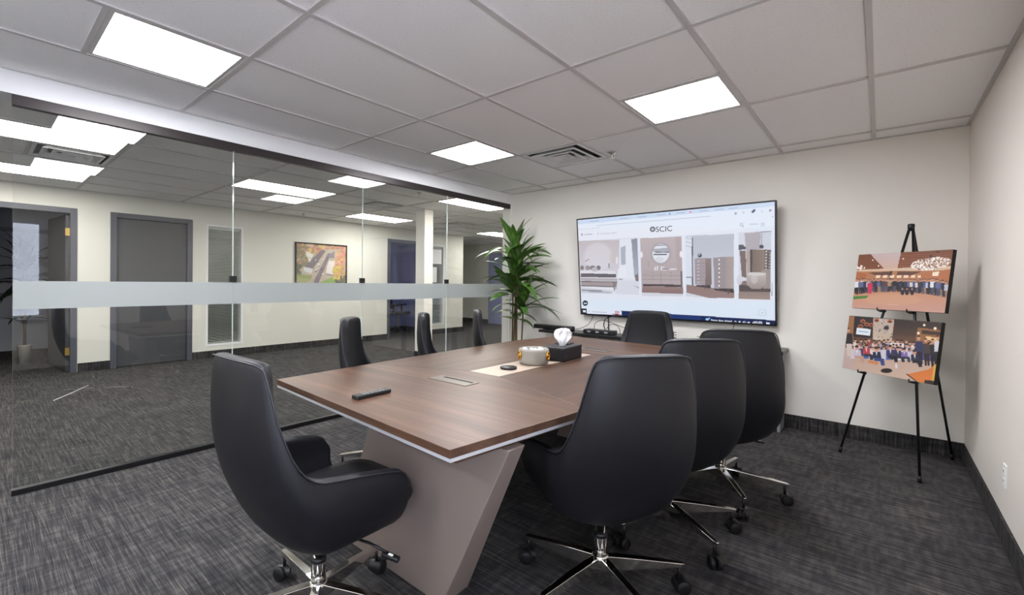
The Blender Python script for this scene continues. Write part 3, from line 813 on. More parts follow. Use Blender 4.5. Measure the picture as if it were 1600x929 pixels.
def add_base(t, ang):
    hub = obj('base_hub', MB().lathe([(.024, .112), (.034, .118), (.036, .150), (.030, .158), (.0275, .160)], seg=24), 'chrome', t)
    arm = MB()
    def sec(x, hw, zt, dp): return [(x, -hw, zt - dp), (x, -hw * 1.0, zt), (x, hw * 1.0, zt), (x, hw, zt - dp)]
    secs = [sec(.020, .016, .155, .050), sec(.07, .0165, .152, .056), sec(.16, .015, .144, .044), sec(.26, .0135, .133, .027), sec(.332, .011, .124, .015), sec(.345, .006, .121, .011)]
    vs_ = [p for s in secs for p in s]; fs = [(0, 1, 2, 3)[::-1]]
    for i in range(len(secs) - 1):
        for k in range(4):
            k2 = (k + 1) % 4; fs.append((i * 4 + k, i * 4 + k2, i * 4 + 4 + k2, i * 4 + 4 + k))
    e0 = (len(secs) - 1) * 4; fs.append((e0, e0 + 1, e0 + 2, e0 + 3)); arm.add(vs_, fs)
    first = None
    for k in range(5):
        if first is None:
            o = obj('base_arm', arm, 'chrome', t, bevel=.0025); fix_normals(o.data); first = o
            cs = MB()
            for s in (-1, 1):
                y0 = s * .006; y1 = s * .026
                ring = []
                prof = [(.010, y0), (.026, y0), (.0295, y0 + s * .004), (.0295, y1 - s * .004), (.026, y1), (.006, y1)]
                vv = []; ff = []; SG = 20
                for r2, yy in prof:
                    for q in range(SG):
                        an = 2 * math.pi * q / SG; vv.append((r2 * math.cos(an) + .012, yy, .0297 + r2 * math.sin(an)))
                for j in range(len(prof) - 1):
                    for q in range(SG): ff.append((j * SG + q, j * SG + (q + 1) % SG, (j + 1) * SG + (q + 1) % SG, (j + 1) * SG + q))
                ff.append(tuple((len(prof) - 1) * SG + q for q in range(SG)))
                cs.add(vv, ff, 0, True)
            wh = obj('caster', cs, 'rubber', o); wh.location = (.325, 0, 0)
            hd = MB(); HG = []
            for q in np.linspace(math.radians(20), math.radians(190), 10):
                HG.append([(.012 + .033 * math.cos(q), y_, .0297 + .033 * math.sin(q)) for y_ in (-.028, -.024, .024, .028)])
            hd.grid(HG); hd.tube([(0, 0, .05), (0, 0, .116)], .0065, 10)
            hh = obj('caster_hood', hd, 'black_plastic', o); hh.location = (.325, 0, 0)
            o.rotation_euler = (0, 0, ang); protos = (o, wh, hh)
        else:
            o = first.copy(); col.objects.link(o); o.parent = t; o.rotation_euler = (0, 0, ang + k * math.radians(72))
            for p_ in protos[1:]:
                c = p_.copy(); col.objects.link(c); c.parent = o
                c.rotation_euler = (0, 0, rnd.uniform(-.9, .9))
ch0 = make_chair((0, 0, 0), 0); add_base(ch0, 0)
def face(dx, dy): return math.atan2(dy, dx) - math.pi / 2
chairs = [  # hub x, y, facing vector, base angle (world deg), label
    (-1.515, .872, (-.03, 1.0), 30.9, 'black leather chair pulled up to the near end of the table, left foreground'),
    (-.832, 1.747, (-.80, .60), 42.6, 'black leather chair with its back to the camera, nearest in the right row'),
    (-.800, 2.432, (-.72, .69), 38, 'black leather chair in the middle of the three in the right row'),
    (-.705, 3.10, (-.47, .88), 14.7, 'black leather chair furthest along the right row, closest to the easel'),
    (-2.375, 1.90, (.75, .66), 10, 'black leather chair nearest in the row between table and glass'),
    (-2.385, 2.57, (.75, .66), 40, 'black leather chair in the middle of the row between table and glass'),
    (-2.39, 3.22, (.75, .66), 20, 'black leather chair nearest the potted plant on the glass side'),
    (-1.56, 3.885, (-.05, -1.0), 15, 'black leather chair at the far table end below the screen')]
for i, (x, y, fv, ba, lb) in enumerate(chairs):
    c = ch0 if i == 0 else copy_tree(ch0)
    rz = face(*fv); c.location = (x, y, 0); c.rotation_euler = (0, 0, rz); c['label'] = lb
    arms = [o for o in c.children if o.name.startswith('base_arm')]
    for k, o in enumerate(arms): o.rotation_euler = (0, 0, math.radians(ba) - rz + k * math.radians(72))

# ------------------------------------------------------------------ console under the screen
cn = thing('wall_console', 'low black console shelf along the wall under the screen', 'console', (-1.8, 4.78, 0))
obj('top', MB().box((-3.02, 4.62, .675), (-.595, 4.938, .705)), 'console_black', cn, world=True, bevel=.003)
obj('end_panel', MB().box((-.640, 4.70, .0), (-.618, 4.926, .675)), 'grey_panel', cn, world=True, bevel=.002)
obj('base_foot', MB().box((-.70, 4.69, 0), (-.6405, 4.925, .12)), 'console_black', cn, world=True, bevel=.002)
obj('support_leg', MB().box((-2.88, 4.72, 0), (-2.82, 4.78, .675)), 'console_black', cn, world=True, bevel=.002)
obj('support_leg', MB().box((-1.75, 4.72, 0), (-1.69, 4.78, .675)), 'console_black', cn, world=True, bevel=.002)
sb = thing('soundbar', 'long flat black soundbar on the console beside the plant', 'speaker', (-2.89, 4.76, .705), math.radians(-2))
obj('body', MB().box((-.27, -.05, .0005), (.24, .05, .052)), 'black_plastic', sb, bevel=.014, seg=3)
obj('grille', MB().box((-.245, -.0515, .01), (.205, -.0498, .042)), 'black_metal', sb)
obj('end_cap', MB().lathe([(.05, 0.001), (.052, .01), (.052, .045), (.046, .053), (.002, .053)], (.225, 0), 24), 'black_plastic', sb)
pw = thing('media_box', 'flat black media box with cables on the console below the screen', 'media box', (-2.30, 4.76, .705))
obj('body', MB().box((-.17, -.07, .0005), (.17, .07, .042)), 'black_plastic', pw, bevel=.006, seg=2)
for k in range(3): obj('socket', MB().box((-.12 + k * .1, -.0712, .012), (-.08 + k * .1, -.0698, .03)), 'grey_panel', pw)
def cable(label, pts, rad=.004):
    P_ = [Vector(p) for p in pts]; out = []
    for i in range(len(P_) - 1):
        p0, p1, p2, p3 = P_[max(i - 1, 0)], P_[i], P_[i + 1], P_[min(i + 2, len(P_) - 1)]
        for k in range(8):
            t = k / 8
            out.append(.5 * ((2 * p1) + (-p0 + p2) * t + (2 * p0 - 5 * p1 + 4 * p2 - p3) * t * t + (-p0 + 3 * p1 - 3 * p2 + p3) * t ** 3))
    out.append(P_[-1])
    return obj('cable', MB().tube(out, rad, 6), 'black_plastic', label=label, cat='cable', group='black cables under the screen')
cable('thin black cable curving from the screen to the soundbar', [(-2.46, 4.912, .895), (-2.475, 4.91, .85), (-2.52, 4.90, .78), (-2.60, 4.88, .735), (-2.655, 4.85, .722)], .003)
cable('thick black cable hanging from the screen to the media box', [(-2.24, 4.912, .895), (-2.29, 4.87, .86), (-2.29, 4.83, .80), (-2.26, 4.80, .752)], .0055)
cable('straight black cable dropping from the screen behind the media box', [(-2.285, 4.925, .895), (-2.28, 4.925, .84), (-2.275, 4.92, .74), (-2.275, 4.915, .712)], .006)
cable('thin black cable looping over the media box to the right', [(-2.42, 4.87, .712), (-2.42, 4.88, .80), (-2.33, 4.89, .845), (-2.18, 4.89, .81), (-2.06, 4.89, .775), (-1.90, 4.89, .775), (-1.80, 4.89, .79)], .003)
cable('black cable curling down the right of the media box', [(-2.25, 4.80, .75), (-2.20, 4.81, .81), (-2.13, 4.82, .80), (-2.105, 4.83, .76), (-2.10, 4.83, .7095)], .003)
cable('thin grey cable dropping from the screen towards the right chairs', [(-1.02, 4.925, .895), (-1.03, 4.92, .84), (-1.06, 4.92, .775), (-1.20, 4.91, .748), (-1.34, 4.90, .746)], .003)

# ------------------------------------------------------------------ potted dracaena
def leaf_mesh(name, droop, width, mat, twist=0.0):
    n = 10; A = []
    x = z = 0.0; ang = math.radians(18)
    for i in range(n + 1):
        t = i / n
        w = width * (math.sin(math.pi * min(1, (t * .92 + .06)) ** .75) ** .8) * (1 if t < .98 else .3)
        a = ang - droop * t
        row = []
        for u in (-1, -.5, 0, .5, 1):
            lift = .22 * abs(u) * w
            tw = twist * t
            yy = u * w
            row.append((x, yy * math.cos(tw), z + lift + yy * math.sin(tw)))
        A.append(row)
        x += math.cos(a) / n; z += math.sin(a) / n
    top = A; bot = [[(p[0], p[1], p[2] - .004) for p in r] for r in A]
    mb = MB(); mb.grid(top, 0, True, flip=True); mb.grid(bot, 0, True)
    me = mb.mesh(name); me.materials.append(MATS[mat]); return me
LV = [leaf_mesh('leaf', d, w, 'leaf', t) for d, w, t in ((.4, .078, .2), (.8, .086, -.3), (1.2, .082, .3), (1.6, .074, -.2))]
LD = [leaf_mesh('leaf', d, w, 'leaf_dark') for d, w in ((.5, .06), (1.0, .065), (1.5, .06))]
def rosette(parent, base, c, n, lo, hi, l0, l1, meshes, allow=None, seed=0):
    R = random.Random(seed)
    for k in range(n):
        for _ in range(40):
            az = k * 2.39996 + R.uniform(-.35, .35); el = math.radians(R.uniform(lo, hi)); ln = R.uniform(l0, l1)
            tip = (c[0] + ln * math.cos(az) * .95, c[1] + ln * math.sin(az) * .95)
            if allow is None or allow(*tip): break
            k += R.random() * 3
        else: continue
        o = bpy.data.objects.new('leaf', R.choice(meshes)); col.objects.link(o); o.parent = parent
        o.location = (c[0] - base[0] + .012 * math.cos(az), c[1] - base[1] + .012 * math.sin(az), c[2] - base[2] + R.uniform(-.06, .06))
        o.rotation_euler = (R.uniform(-.3, .3), -el, az); o.scale = (ln, max(.55, ln * 1.5) * .95, ln)
PX_, PY_ = -3.34, 4.58
pl = thing('potted_plant', 'tall potted dracaena with glossy green leaves in the corner by the glass', 'potted plant', (PX_, PY_, 0))
obj('pot', MB().lathe([(.13, 0.0005), (.14, .02), (.165, .30), (.175, .32), (.175, .345), (.16, .345), (.155, .31), (.002, .305)], seg=36), 'planter', pl)
obj('soil', MB().lathe([(.156, .305), (.14, .325), (.002, .328)], seg=24), 'soil', pl)
canes = [((-.05, .02), (-.07, .05), 1.22), ((.05, -.03), (.06, -.05), 1.52), ((-.02, .06), (-.03, .02), 1.67), ((.02, -.05), (.03, -.03), 1.36), ((.06, .05), (.10, .04), 1.05)]
for (a, b_), (c, d), h in canes:
    obj('cane', MB().tube([(a, b_, .31), (a * .7 + c * .3, b_ * .7 + d * .3, h * .5), (c, d, h)], [.012, .010, .008], 8), 'cane', pl)
ok = lambda x, y: x > -3.655 and y < 4.915
B0 = (PX_, PY_, 0)
for i, (_, (c, d), h) in enumerate(canes):
    rosette(pl, B0, (PX_ + c, PY_ + d, h), 11, 20, 75, .30, .44, LV[:2], ok, 11 + i)
    rosette(pl, B0, (PX_ + c, PY_ + d, h - .08), 9, -15, 30, .38, .56, LV, ok, 31 + i)
rosette(pl, B0, (PX_ + .02, PY_, .84), 9, -25, 30, .2, .34, LV, ok, 71)

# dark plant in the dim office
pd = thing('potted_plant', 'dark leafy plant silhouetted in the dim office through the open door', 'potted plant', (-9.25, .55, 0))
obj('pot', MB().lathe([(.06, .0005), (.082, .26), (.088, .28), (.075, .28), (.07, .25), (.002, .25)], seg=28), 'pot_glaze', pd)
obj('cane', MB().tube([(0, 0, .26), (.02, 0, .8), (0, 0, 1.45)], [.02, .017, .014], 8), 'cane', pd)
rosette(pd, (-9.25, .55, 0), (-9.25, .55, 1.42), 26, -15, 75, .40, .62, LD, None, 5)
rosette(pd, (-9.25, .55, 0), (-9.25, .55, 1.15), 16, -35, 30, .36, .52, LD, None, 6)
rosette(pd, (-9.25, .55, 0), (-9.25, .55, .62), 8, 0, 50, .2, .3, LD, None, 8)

# ------------------------------------------------------------------ prints: painted with numpy into a colour attribute
class Paint:
    """grid of w x h samples; shapes are given in the picture's own plane, measured from the photograph"""
    def __init__(s, w, h, quad, bg):
        s.w, s.h = w, h; s.c = np.zeros((h, w, 3)); s.c[:] = bg
        src = [(0, 0), (1, 0), (1, 1), (0, 1)]; A = []
        for (u, v), (x, y) in zip(src, quad):
            A += [[u, v, 1, 0, 0, 0, -x * u, -x * v, -x], [0, 0, 0, u, v, 1, -y * u, -y * v, -y]]
        Hm = np.linalg.svd(np.array(A, float))[2][-1].reshape(3, 3)
        U, V = np.meshgrid(np.linspace(0, 1, w), np.linspace(0, 1, h))
        q = np.einsum('ij,jhw->ihw', Hm, np.stack([U, V, np.ones_like(U)])); s.X = q[0] / q[2]; s.Y = q[1] / q[2]
        s.rs = np.random.RandomState(3)
    def mix(s, m, c, a=1.0):
        k = (m * a)[..., None]; s.c = s.c * (1 - k) + np.array(c, float) * k
    def poly(s, pts, c, a=1.0, c2=None, axis=1):
        x, y = s.X, s.Y; ins = np.zeros(x.shape, bool); n = len(pts)
        for i in range(n):
            (x0, y0), (x1, y1) = pts[i], pts[(i + 1) % n]
            if y0 == y1: continue
            k = ((y0 > y) != (y1 > y)) & (x < (x1 - x0) * (y - y0) / (y1 - y0) + x0); ins ^= k
        if c2 is None: s.mix(ins.astype(float), c, a)
        else:
            v = np.array([p[axis] for p in pts]); t = np.clip(((y if axis else x) - v.min()) / (np.ptp(v) + 1e-9), 0, 1)[..., None]
            cc = np.array(c, float) * (1 - t) + np.array(c2, float) * t
            k = (ins * a)[..., None]; s.c = s.c * (1 - k) + cc * k
        return ins
    def rect(s, x0, y0, x1, y1, c, a=1.0, c2=None, axis=1): return s.poly([(x0, y0), (x1, y0), (x1, y1), (x0, y1)], c, a, c2, axis)
    def ell(s, cx, cy_, rx_, ry_, c, a=1.0):
        d = np.sqrt(((s.X - cx) / rx_) ** 2 + ((s.Y - cy_) / ry_) ** 2)
        s.mix(np.clip((1.12 - d) / .24, 0, 1), c, a)
    def line(s, p, q, w, c, a=1.0):
        p, q = np.array(p, float), np.array(q, float); d = q - p; t = np.clip(((s.X - p[0]) * d[0] + (s.Y - p[1]) * d[1]) / (d @ d), 0, 1)
        r = np.hypot(s.X - p[0] - t * d[0], s.Y - p[1] - t * d[1]); s.mix(np.clip((w - r) / .35 + .5, 0, 1), c, a)
    def dots(s, ins, n, cols, r0, r1, a=1.0):
        ii = np.argwhere(ins)
        for k in s.rs.randint(0, len(ii), n):
            y, x = ii[k]; r = s.rs.uniform(r0, r1); s.ell(s.X[y, x], s.Y[y, x], r, r * s.rs.uniform(.7, 1.1), cols[s.rs.randint(len(cols))], a)
    def mesh(s, name, width, height, mat, gain=1.0):
        U, V = np.meshgrid(np.linspace(-.5, .5, s.w) * width, np.linspace(height, 0, s.h))
        vs_ = np.stack([U, np.zeros_like(U), V], -1).reshape(-1, 3)
        idx = np.arange(s.w * s.h).reshape(s.h, s.w)
        fs = np.stack([idx[1:, :-1], idx[1:, 1:], idx[:-1, 1:], idx[:-1, :-1]], -1).reshape(-1, 4)
        me = bpy.data.meshes.new(name); me.from_pydata(vs_.tolist(), [], fs.tolist())
        c = np.clip(s.c, 0, 255) / 255.0; c = np.where(c <= .04045, c / 12.92, ((c + .055) / 1.055) ** 2.4) * gain
        at = me.color_attributes.new('ink', 'FLOAT_COLOR', 'POINT')
        at.data.foreach_set('color', np.concatenate([c.reshape(-1, 3), np.ones((s.w * s.h, 1))], 1).astype(np.float32).ravel())
        me.materials.append(MATS[mat]); me.update(); return me

def text(parent, name, body, size, loc, mat, align='LEFT', rot=(math.radians(90), 0, 0), ext=.0003, sx=1.0):
    cu = bpy.data.curves.new(name, 'FONT'); cu.body = body; cu.size = size; cu.align_x = align; cu.extrude = ext
    cu.materials.append(MATS[mat]); o = bpy.data.objects.new(name, cu); col.objects.link(o); o.parent = parent
    bpy.context.view_layer.update()
    me = bpy.data.meshes.new_from_object(o.evaluated_get(bpy.context.evaluated_depsgraph_get()))
    me.name = name; bpy.data.objects.remove(o)
    o = bpy.data.objects.new(name, me); col.objects.link(o); o.parent = parent
    o.location = loc; o.rotation_euler = rot; o.scale = (sx, 1, 1); return o

# ---- television
TQ = [(904.5, 341), (1208.5, 314.5), (1212.5, 500.5), (913.5, 486.5)]
TVW, TVH = 1.895, 1.085
tp = Paint(440, 252, TQ, (222, 233, 248))
tp.poly([(900, 335), (1215, 305), (1215, 350), (900, 380)], (226, 234, 249), c2=(232, 239, 250))
tp.poly([(902, 339), (1212, 311), (1212, 321), (902, 348)], (205, 220, 243))
for x in (925, 972, 1000, 1030, 1060, 1095, 1118, 1140): 
    yy = 345 - (x - 905) * .088
    tp.line((x, yy), (x + 13, yy - 1.1), .7, (160, 176, 206), .7)
tp.ell(1081, 329.5, 2, 1.6, (232, 150, 190)); tp.ell(1049, 332, 1.6, 1.6, (120, 140, 180), .7)
tp.line((935, 349.5), (1112, 336), .5, (176, 184, 204), .6); tp.line((905, 356), (940, 353), .4, (190, 196, 214), .6)
for x, y, c in ((1150, 332, (150, 160, 185)), (1162, 330.5, (200, 208, 225)), (1176, 329.5, (70, 80, 110)), (1178, 327.5, (60, 70, 110)), (1190, 329, (205, 212, 228)), (1202.5, 328, (90, 100, 130))): tp.ell(x, y, 2, 2, c, .85)
tp.ell(1203.2, 328.6, 1.2, 1.2, (235, 205, 225)); tp.ell(1206, 337, 1, .8, (120, 130, 160), .7)
tp.ell(912, 363.5, 1.3, 1.6, (120, 130, 155)); tp.line((916.5, 363.6), (928, 363), .7, (150, 158, 178), .8); tp.ell(937.5, 362.3, 1, 1.4, (165, 172, 190), .8)
tp.ell(1159, 349, 2.4, 2.4, (120, 130, 155), .8); tp.ell(1159, 349, 1.7, 1.7, (228, 236, 249))
tp.line((1160.8, 351), (1162.3, 352.6), .5, (120, 130, 155), .8)
for k in range(3): tp.line((1188.5, 347.2 + k * 2), (1194, 346.7 + k * 2), .4, (165, 173, 190), .8)
# card 1: bedroom
tp.poly([(906.5, 373.5), (1003, 368), (1004.5, 457.5), (911.5, 455.5)], (206, 214, 228), c2=(226, 231, 238))
tp.poly([(906.5, 373.5), (971, 372), (972, 424), (909, 424)], (194, 178, 178), c2=(208, 204, 214))
tp.ell(938, 398, 22, 22, (224, 218, 228), .55); tp.ell(962, 400, 6, 9, (205, 188, 178), .6)
tp.poly([(972, 371), (1003, 369), (1004, 432), (972, 432)], (224, 232, 244))
tp.poly([(973.5, 384), (981, 380.5), (982, 410), (974.5, 411)], (140, 150, 172), .75); tp.poly([(990, 371), (998.5, 369.5), (1001.5, 424), (996, 431)], (98, 108, 136), .85, (150, 158, 180)); tp.line((999, 370), (1001.8, 424), .5, (70, 78, 100), .6)
tp.poly([(996.5, 427), (1002, 424), (1003.5, 446), (999, 441)], (120, 96, 92))
tp.poly([(910, 420), (965, 420.5), (966, 424.5), (910, 424)], (226, 224, 230)); tp.poly([(911, 424), (967, 425), (967.5, 430.5), (911, 430)], (86, 74, 84))
for x, w, c in ((913, 3, (120, 102, 104)), (922, 4, (150, 130, 130)), (930, 4.5, (112, 98, 108)), (939, 3.6, (104, 92, 100)), (933, 5, (190, 178, 182))): tp.ell(x, 415.5 + (2.5 if w == 5 else 0), w, 3.6, c, .95)
tp.poly([(911, 431), (969, 432), (970, 436), (911, 435.5)], (176, 162, 166)); tp.poly([(911.5, 436), (969, 436.5), (969, 445), (912, 443.5)], (158, 138, 136))
tp.line((911.5, 437), (969, 437.3), .5, (70, 56, 58)); tp.line((912, 443.6), (964, 445), .6, (70, 58, 60)); tp.line((963.5, 438), (965, 451), .7, (84, 64, 60)); tp.line((966.5, 438), (967, 448), .6, (100, 80, 76))
tp.line((918, 405.5), (924, 402), .6, (140, 128, 134)); tp.line((955.5, 409), (956, 415), .8, (110, 104, 120)); tp.ell(968, 404, 1.6, 6, (240, 238, 240), .8)
tp.poly([(912, 446), (962, 451), (962, 455.5), (912, 455)], (198, 202, 214)); tp.line((914, 450.5), (945, 451.5), 1, (104, 104, 120), .8); tp.line((925, 453), (958, 454), .8, (150, 154, 170), .8)
tp.poly([(970, 434), (1003, 436), (1004, 457), (966, 456)], (210, 217, 230)); tp.poly([(994, 442), (1003.5, 445), (1003.5, 448)], (150, 150, 166), .7); tp.poly([(970, 417), (983, 412), (984, 430), (970, 431)], (232, 237, 245), .9); tp.line((972, 433), (977, 433), .8, (120, 112, 116), .8)
# card 2: sideboard and mirror
tp.poly([(1004, 369.6), (1068, 366.6), (1072, 459), (1008, 458.5)], (190, 166, 164), c2=(172, 150, 152)); tp.poly([(1058, 367), (1068, 366.6), (1069.5, 420), (1062, 420)], (176, 142, 134), .5)
tp.ell(1006.5, 395, 1.8, 5, (244, 240, 242), .9); tp.ell(1068, 394, 2.5, 5, (250, 240, 236), .95)
tp.ell(1036.5, 393, 14.6, 15.8, (104, 96, 104)); tp.ell(1036.5, 393, 13.7, 15, (226, 230, 238)); tp.poly([(1024, 386), (1049, 384), (1050, 390), (1023, 390)], (150, 150, 166), .85); tp.line((1026, 381), (1047, 380), .9, (150, 152, 168)); tp.line((1026, 394.7), (1045, 394.3), .9, (40, 42, 56)); tp.line((1028, 391), (1049, 391), .8, (90, 94, 110)); tp.ell(1035, 402, 6, 4, (206, 208, 218), .8)
tp.poly([(1008.5, 419.5), (1068.5, 419.5), (1069, 441), (1009.5, 440)], (176, 154, 150)); tp.line((1009, 426.5), (1068, 427), .35, (130, 110, 110), .8); tp.line((1009, 433), (1068, 433.6), .35, (130, 110, 110), .8); tp.line((1037, 420), (1037.5, 440), .35, (130, 110, 110), .9)
for x in (1024.5, 1052.5):
    for y in (422.7, 428.7, 433.6): tp.ell(x, y, .9, .7, (120, 100, 96))
tp.poly([(1009, 440), (1069, 441), (1070, 444.5), (1010, 443.3)], (58, 40, 42)); tp.poly([(1009, 443.5), (1072, 445), (1072, 455), (1008.3, 453.5)], (150, 104, 92), c2=(132, 88, 80)); tp.poly([(1067, 420), (1070.5, 420), (1071, 446), (1068.5, 446)], (100, 76, 76))
tp.poly([(1008.2, 453.5), (1072, 455), (1072, 459), (1008.4, 458.5)], (206, 210, 222))
for x, h in ((1028, 4), (1031.5, 5.5), (1038, 5), (1041, 4), (1044, 3)): tp.line((x, 418.5), (x, 418.5 - h), 1.0, (226, 226, 234)); 
tp.line((1040, 417), (1046, 416.5), .7, (70, 66, 80)); tp.line((1051, 417.6), (1061, 416.8), .9, (228, 226, 232)); tp.ell(1018, 409, 1.6, 5, (168, 146, 148), .8)
# card 3: two tall chests
tp.poly([(1073.7, 366.3), (1148, 362.7), (1150, 461), (1077, 458.7)], (178, 184, 202), c2=(196, 204, 222)); 
for k in range(6): tp.line((1086, 372 + k * 4), (1148, 370 + k * 3.4), .5, (160, 168, 190), .35)
tp.poly([(1074, 367), (1084, 367.5), (1085, 441), (1077, 440)], (214, 224, 240)); tp.poly([(1083.8, 368), (1085.4, 368), (1087.3, 442), (1085.5, 442)], (58, 58, 76)); 
for k in range(3): tp.line((1075, 369 + k * 6), (1083, 371 + k * 6), .7, (160, 170, 192), .7)
tp.line((1077, 429.5), (1085, 429.5), 1, (130, 138, 160)); tp.ell(1096.6, 396, 3.2, 3, (44, 44, 56)); tp.ell(1095.8, 395, 1, 1, (210, 214, 224))
tp.poly([(1077, 441), (1150, 449), (1150, 461), (1108, 461), (1077, 453)], (140, 96, 84), c2=(150, 106, 94)); tp.poly([(1077, 453), (1112, 461), (1077, 459)], (206, 210, 222))
tp.poly([(1089, 400.5), (1105.5, 400), (1106, 441.5), (1090.5, 440)], (156, 136, 140)); tp.poly([(1105.5, 400), (1114.5, 400.3), (1115.5, 441), (1106, 441.5)], (136, 106, 98), c2=(112, 82, 72)); 
tp.poly([(1117.5, 399.5), (1136, 398), (1136.5, 447), (1119.5, 445)], (146, 126, 132)); tp.poly([(1136, 398), (1148.3, 398), (1149.3, 446.5), (1136.5, 447)], (162, 134, 124), c2=(170, 150, 140), axis=0)
for k in range(7):
    tp.ell(1094.6 + k * .1, 405 + k * 5.4, .8, .9, (236, 232, 230)); tp.ell(1126.2 + k * .13, 402.6 + k * 6.6, 1.2, 1.3, (246, 242, 238)); tp.line((1090, 407.7 + k * 5.3), (1105.7, 407.5 + k * 5.3), .25, (110, 92, 98), .6)
tp.poly([(1092, 441.5), (1114, 441.5), (1114, 446.5), (1092, 443.5)], (50, 34, 34)); tp.poly([(1120, 446), (1149.5, 446.5), (1149.5, 453), (1120, 449)], (44, 30, 32)); tp.line((1106, 442), (1106.2, 447), .8, (80, 56, 50)); tp.line((1141, 447), (1141.3, 454), 1, (80, 54, 48))
# card 4: cabinet and ottoman
tp.poly([(1155, 361), (1204.3, 358.5), (1204.5, 463.3), (1157, 462)], (206, 214, 230)); tp.poly([(1164, 362), (1188, 360), (1188, 392), (1167, 392)], (172, 160, 168)); tp.poly([(1188, 362), (1204, 360), (1204.3, 390), (1188, 390)], (198, 206, 222)); tp.line((1188.5, 360.3), (1203.5, 359.4), .6, (70, 70, 84))
tp.poly([(1157, 388.5), (1166.5, 388.5), (1168, 430), (1161, 428)], (112, 84, 72)); tp.poly([(1155.5, 380), (1162, 379), (1166, 386), (1155.5, 388)], (50, 48, 58), .9); tp.ell(1164, 384.5, 2.4, 2.4, (50, 50, 60)); tp.ell(1190, 382.5, 3.3, 3, (46, 46, 54)); tp.line((1190, 362), (1190, 380), .4, (96, 96, 110))
tp.poly([(1167, 390), (1174, 388), (1174, 420), (1169, 426)], (176, 150, 130)); tp.poly([(1173, 387), (1195, 387), (1195, 423), (1173.7, 421.5)], (110, 82, 66), c2=(140, 108, 84), axis=0); tp.poly([(1173, 387), (1176, 387), (1176.5, 421.5), (1173.7, 421.5)], (58, 42, 36)); tp.poly([(1195, 387), (1204, 387.5), (1204.3, 422), (1195, 423)], (96, 74, 62))
for k in range(7): tp.ell(1197.2, 390 + k * 4.5, 1, 1.3, (232, 226, 220)); tp.ell(1202.4, 391 + k * 4.5, .7, 1, (210, 200, 190))
tp.poly([(1157, 436), (1204.5, 428), (1204.5, 463), (1157, 462)], (104, 78, 66), c2=(160, 124, 104)); tp.poly([(1157, 440), (1204.5, 446), (1204.5, 451), (1157, 451)], (52, 38, 36), .8); tp.poly([(1190, 418), (1204.5, 416), (1204.5, 446), (1194, 446)], (150, 130, 116))
tp.poly([(1168, 423), (1197, 422), (1198, 440), (1190, 446.5), (1176, 446.5), (1168.5, 440)], (196, 180, 168), c2=(150, 128, 114)); tp.ell(1183, 424, 14, 2.6, (214, 202, 194)); tp.ell(1180, 432, 5, 7, (216, 204, 194), .5); tp.ell(1158, 433, 4.5, 8, (206, 206, 218), .9)
tp.poly([(1206, 437), (1207.5, 437), (1207.8, 457), (1206.3, 457)], (130, 142, 170))
# bottom widgets, task bar
tp.ell(919, 470.7, 4.2, 4.2, (42, 44, 56)); tp.ell(917.9, 471, 1.2, 1.1, (225, 230, 240)); tp.ell(920.4, 471, 1.2, 1.1, (225, 230, 240))
tp.poly([(1187, 478), (1198.5, 478.2), (1199, 487.5), (1187.5, 487)], (196, 206, 222)); tp.poly([(1187.6, 478.6), (1198, 478.8), (1198.4, 486.9), (1188, 486.4)], (222, 232, 246)); tp.ell(1193, 483, .8, .8, (150, 160, 180))
tp.poly([(905, 478.5), (922, 479.3), (1220, 494.5), (1220, 506), (905, 493)], (28, 44, 92), c2=(24, 34, 74)); tp.poly([(905, 478.5), (921.5, 479.2), (921.8, 490), (905, 490)], (46, 50, 64)); tp.poly([(921.5, 479.2), (977, 482.3), (977, 489.3), (921.8, 487)], (226, 233, 246)); tp.poly([(1030, 485), (1100, 489), (1100, 497), (1030, 494)], (40, 66, 132), .6)
tp.poly([(915.5, 481.5), (920, 482), (920.3, 485.2), (915.7, 484.6)], (232, 236, 244)); tp.line((930, 483.9), (953, 485), .7, (176, 184, 202), .7); tp.ell(925.5, 483.5, 1, 1, (176, 184, 202), .7)
tp.poly([(966, 482), (973, 482.4), (973.2, 486), (966.2, 485.6)], (190, 160, 176), .9); tp.poly([(966.5, 486.4), (972.5, 486.7), (972.5, 489), (966.5, 488.7)], (206, 70, 70)); tp.line((962.5, 487.5), (976, 488.3), .5, (60, 40, 60))
tp.ell(1109.8, 493.6, 2.8, 1.7, (170, 208, 250)); tp.ell(1113, 492.2, 1.3, 1.3, (120, 170, 240))
tp.ell(1159, 497.2, 1.5, 1.7, (232, 236, 244)); tp.ell(1166, 497.7, 2.4, 1.8, (232, 236, 244)); tp.ell(1166.4, 497.3, 1.2, .8, (40, 54, 100)); tp.ell(1172.7, 498, 2, 1.5, (226, 230, 240)); tp.line((1151, 497), (1152.5, 495.8), .4, (232, 236, 244)); tp.line((1152.5, 495.8), (1154, 497.1), .4, (232, 236, 244))
tp.poly([(1199, 497), (1204.5, 497.3), (1204.5, 501.2), (1199, 500.8)], (236, 240, 248)); 
_k = ((tp.Y > 355) & (tp.Y < 466)).astype(float)[..., None]; _g = tp.c.mean(2, keepdims=True) * np.array([1.0, .985, 1.03])
tp.c = tp.c * (1 - .38 * _k) + _g * .38 * _k
tp.mix(((tp.Y > 355) & (tp.Y < 466)).astype(float), (222, 226, 238), .17)
TILT = math.radians(6.5)
tv = thing('television', 'large wall-mounted screen showing a furniture web page, tilted slightly forward', 'television', (-1.635, 4.885, .915))
tv.rotation_euler = (TILT, 0, 0)
obj('housing', MB().box((-TVW / 2 - .012, -.022, -.012), (TVW / 2 + .012, .026, TVH + .012)), 'black_plastic', tv, bevel=.004)
bz = MB(); e = .009
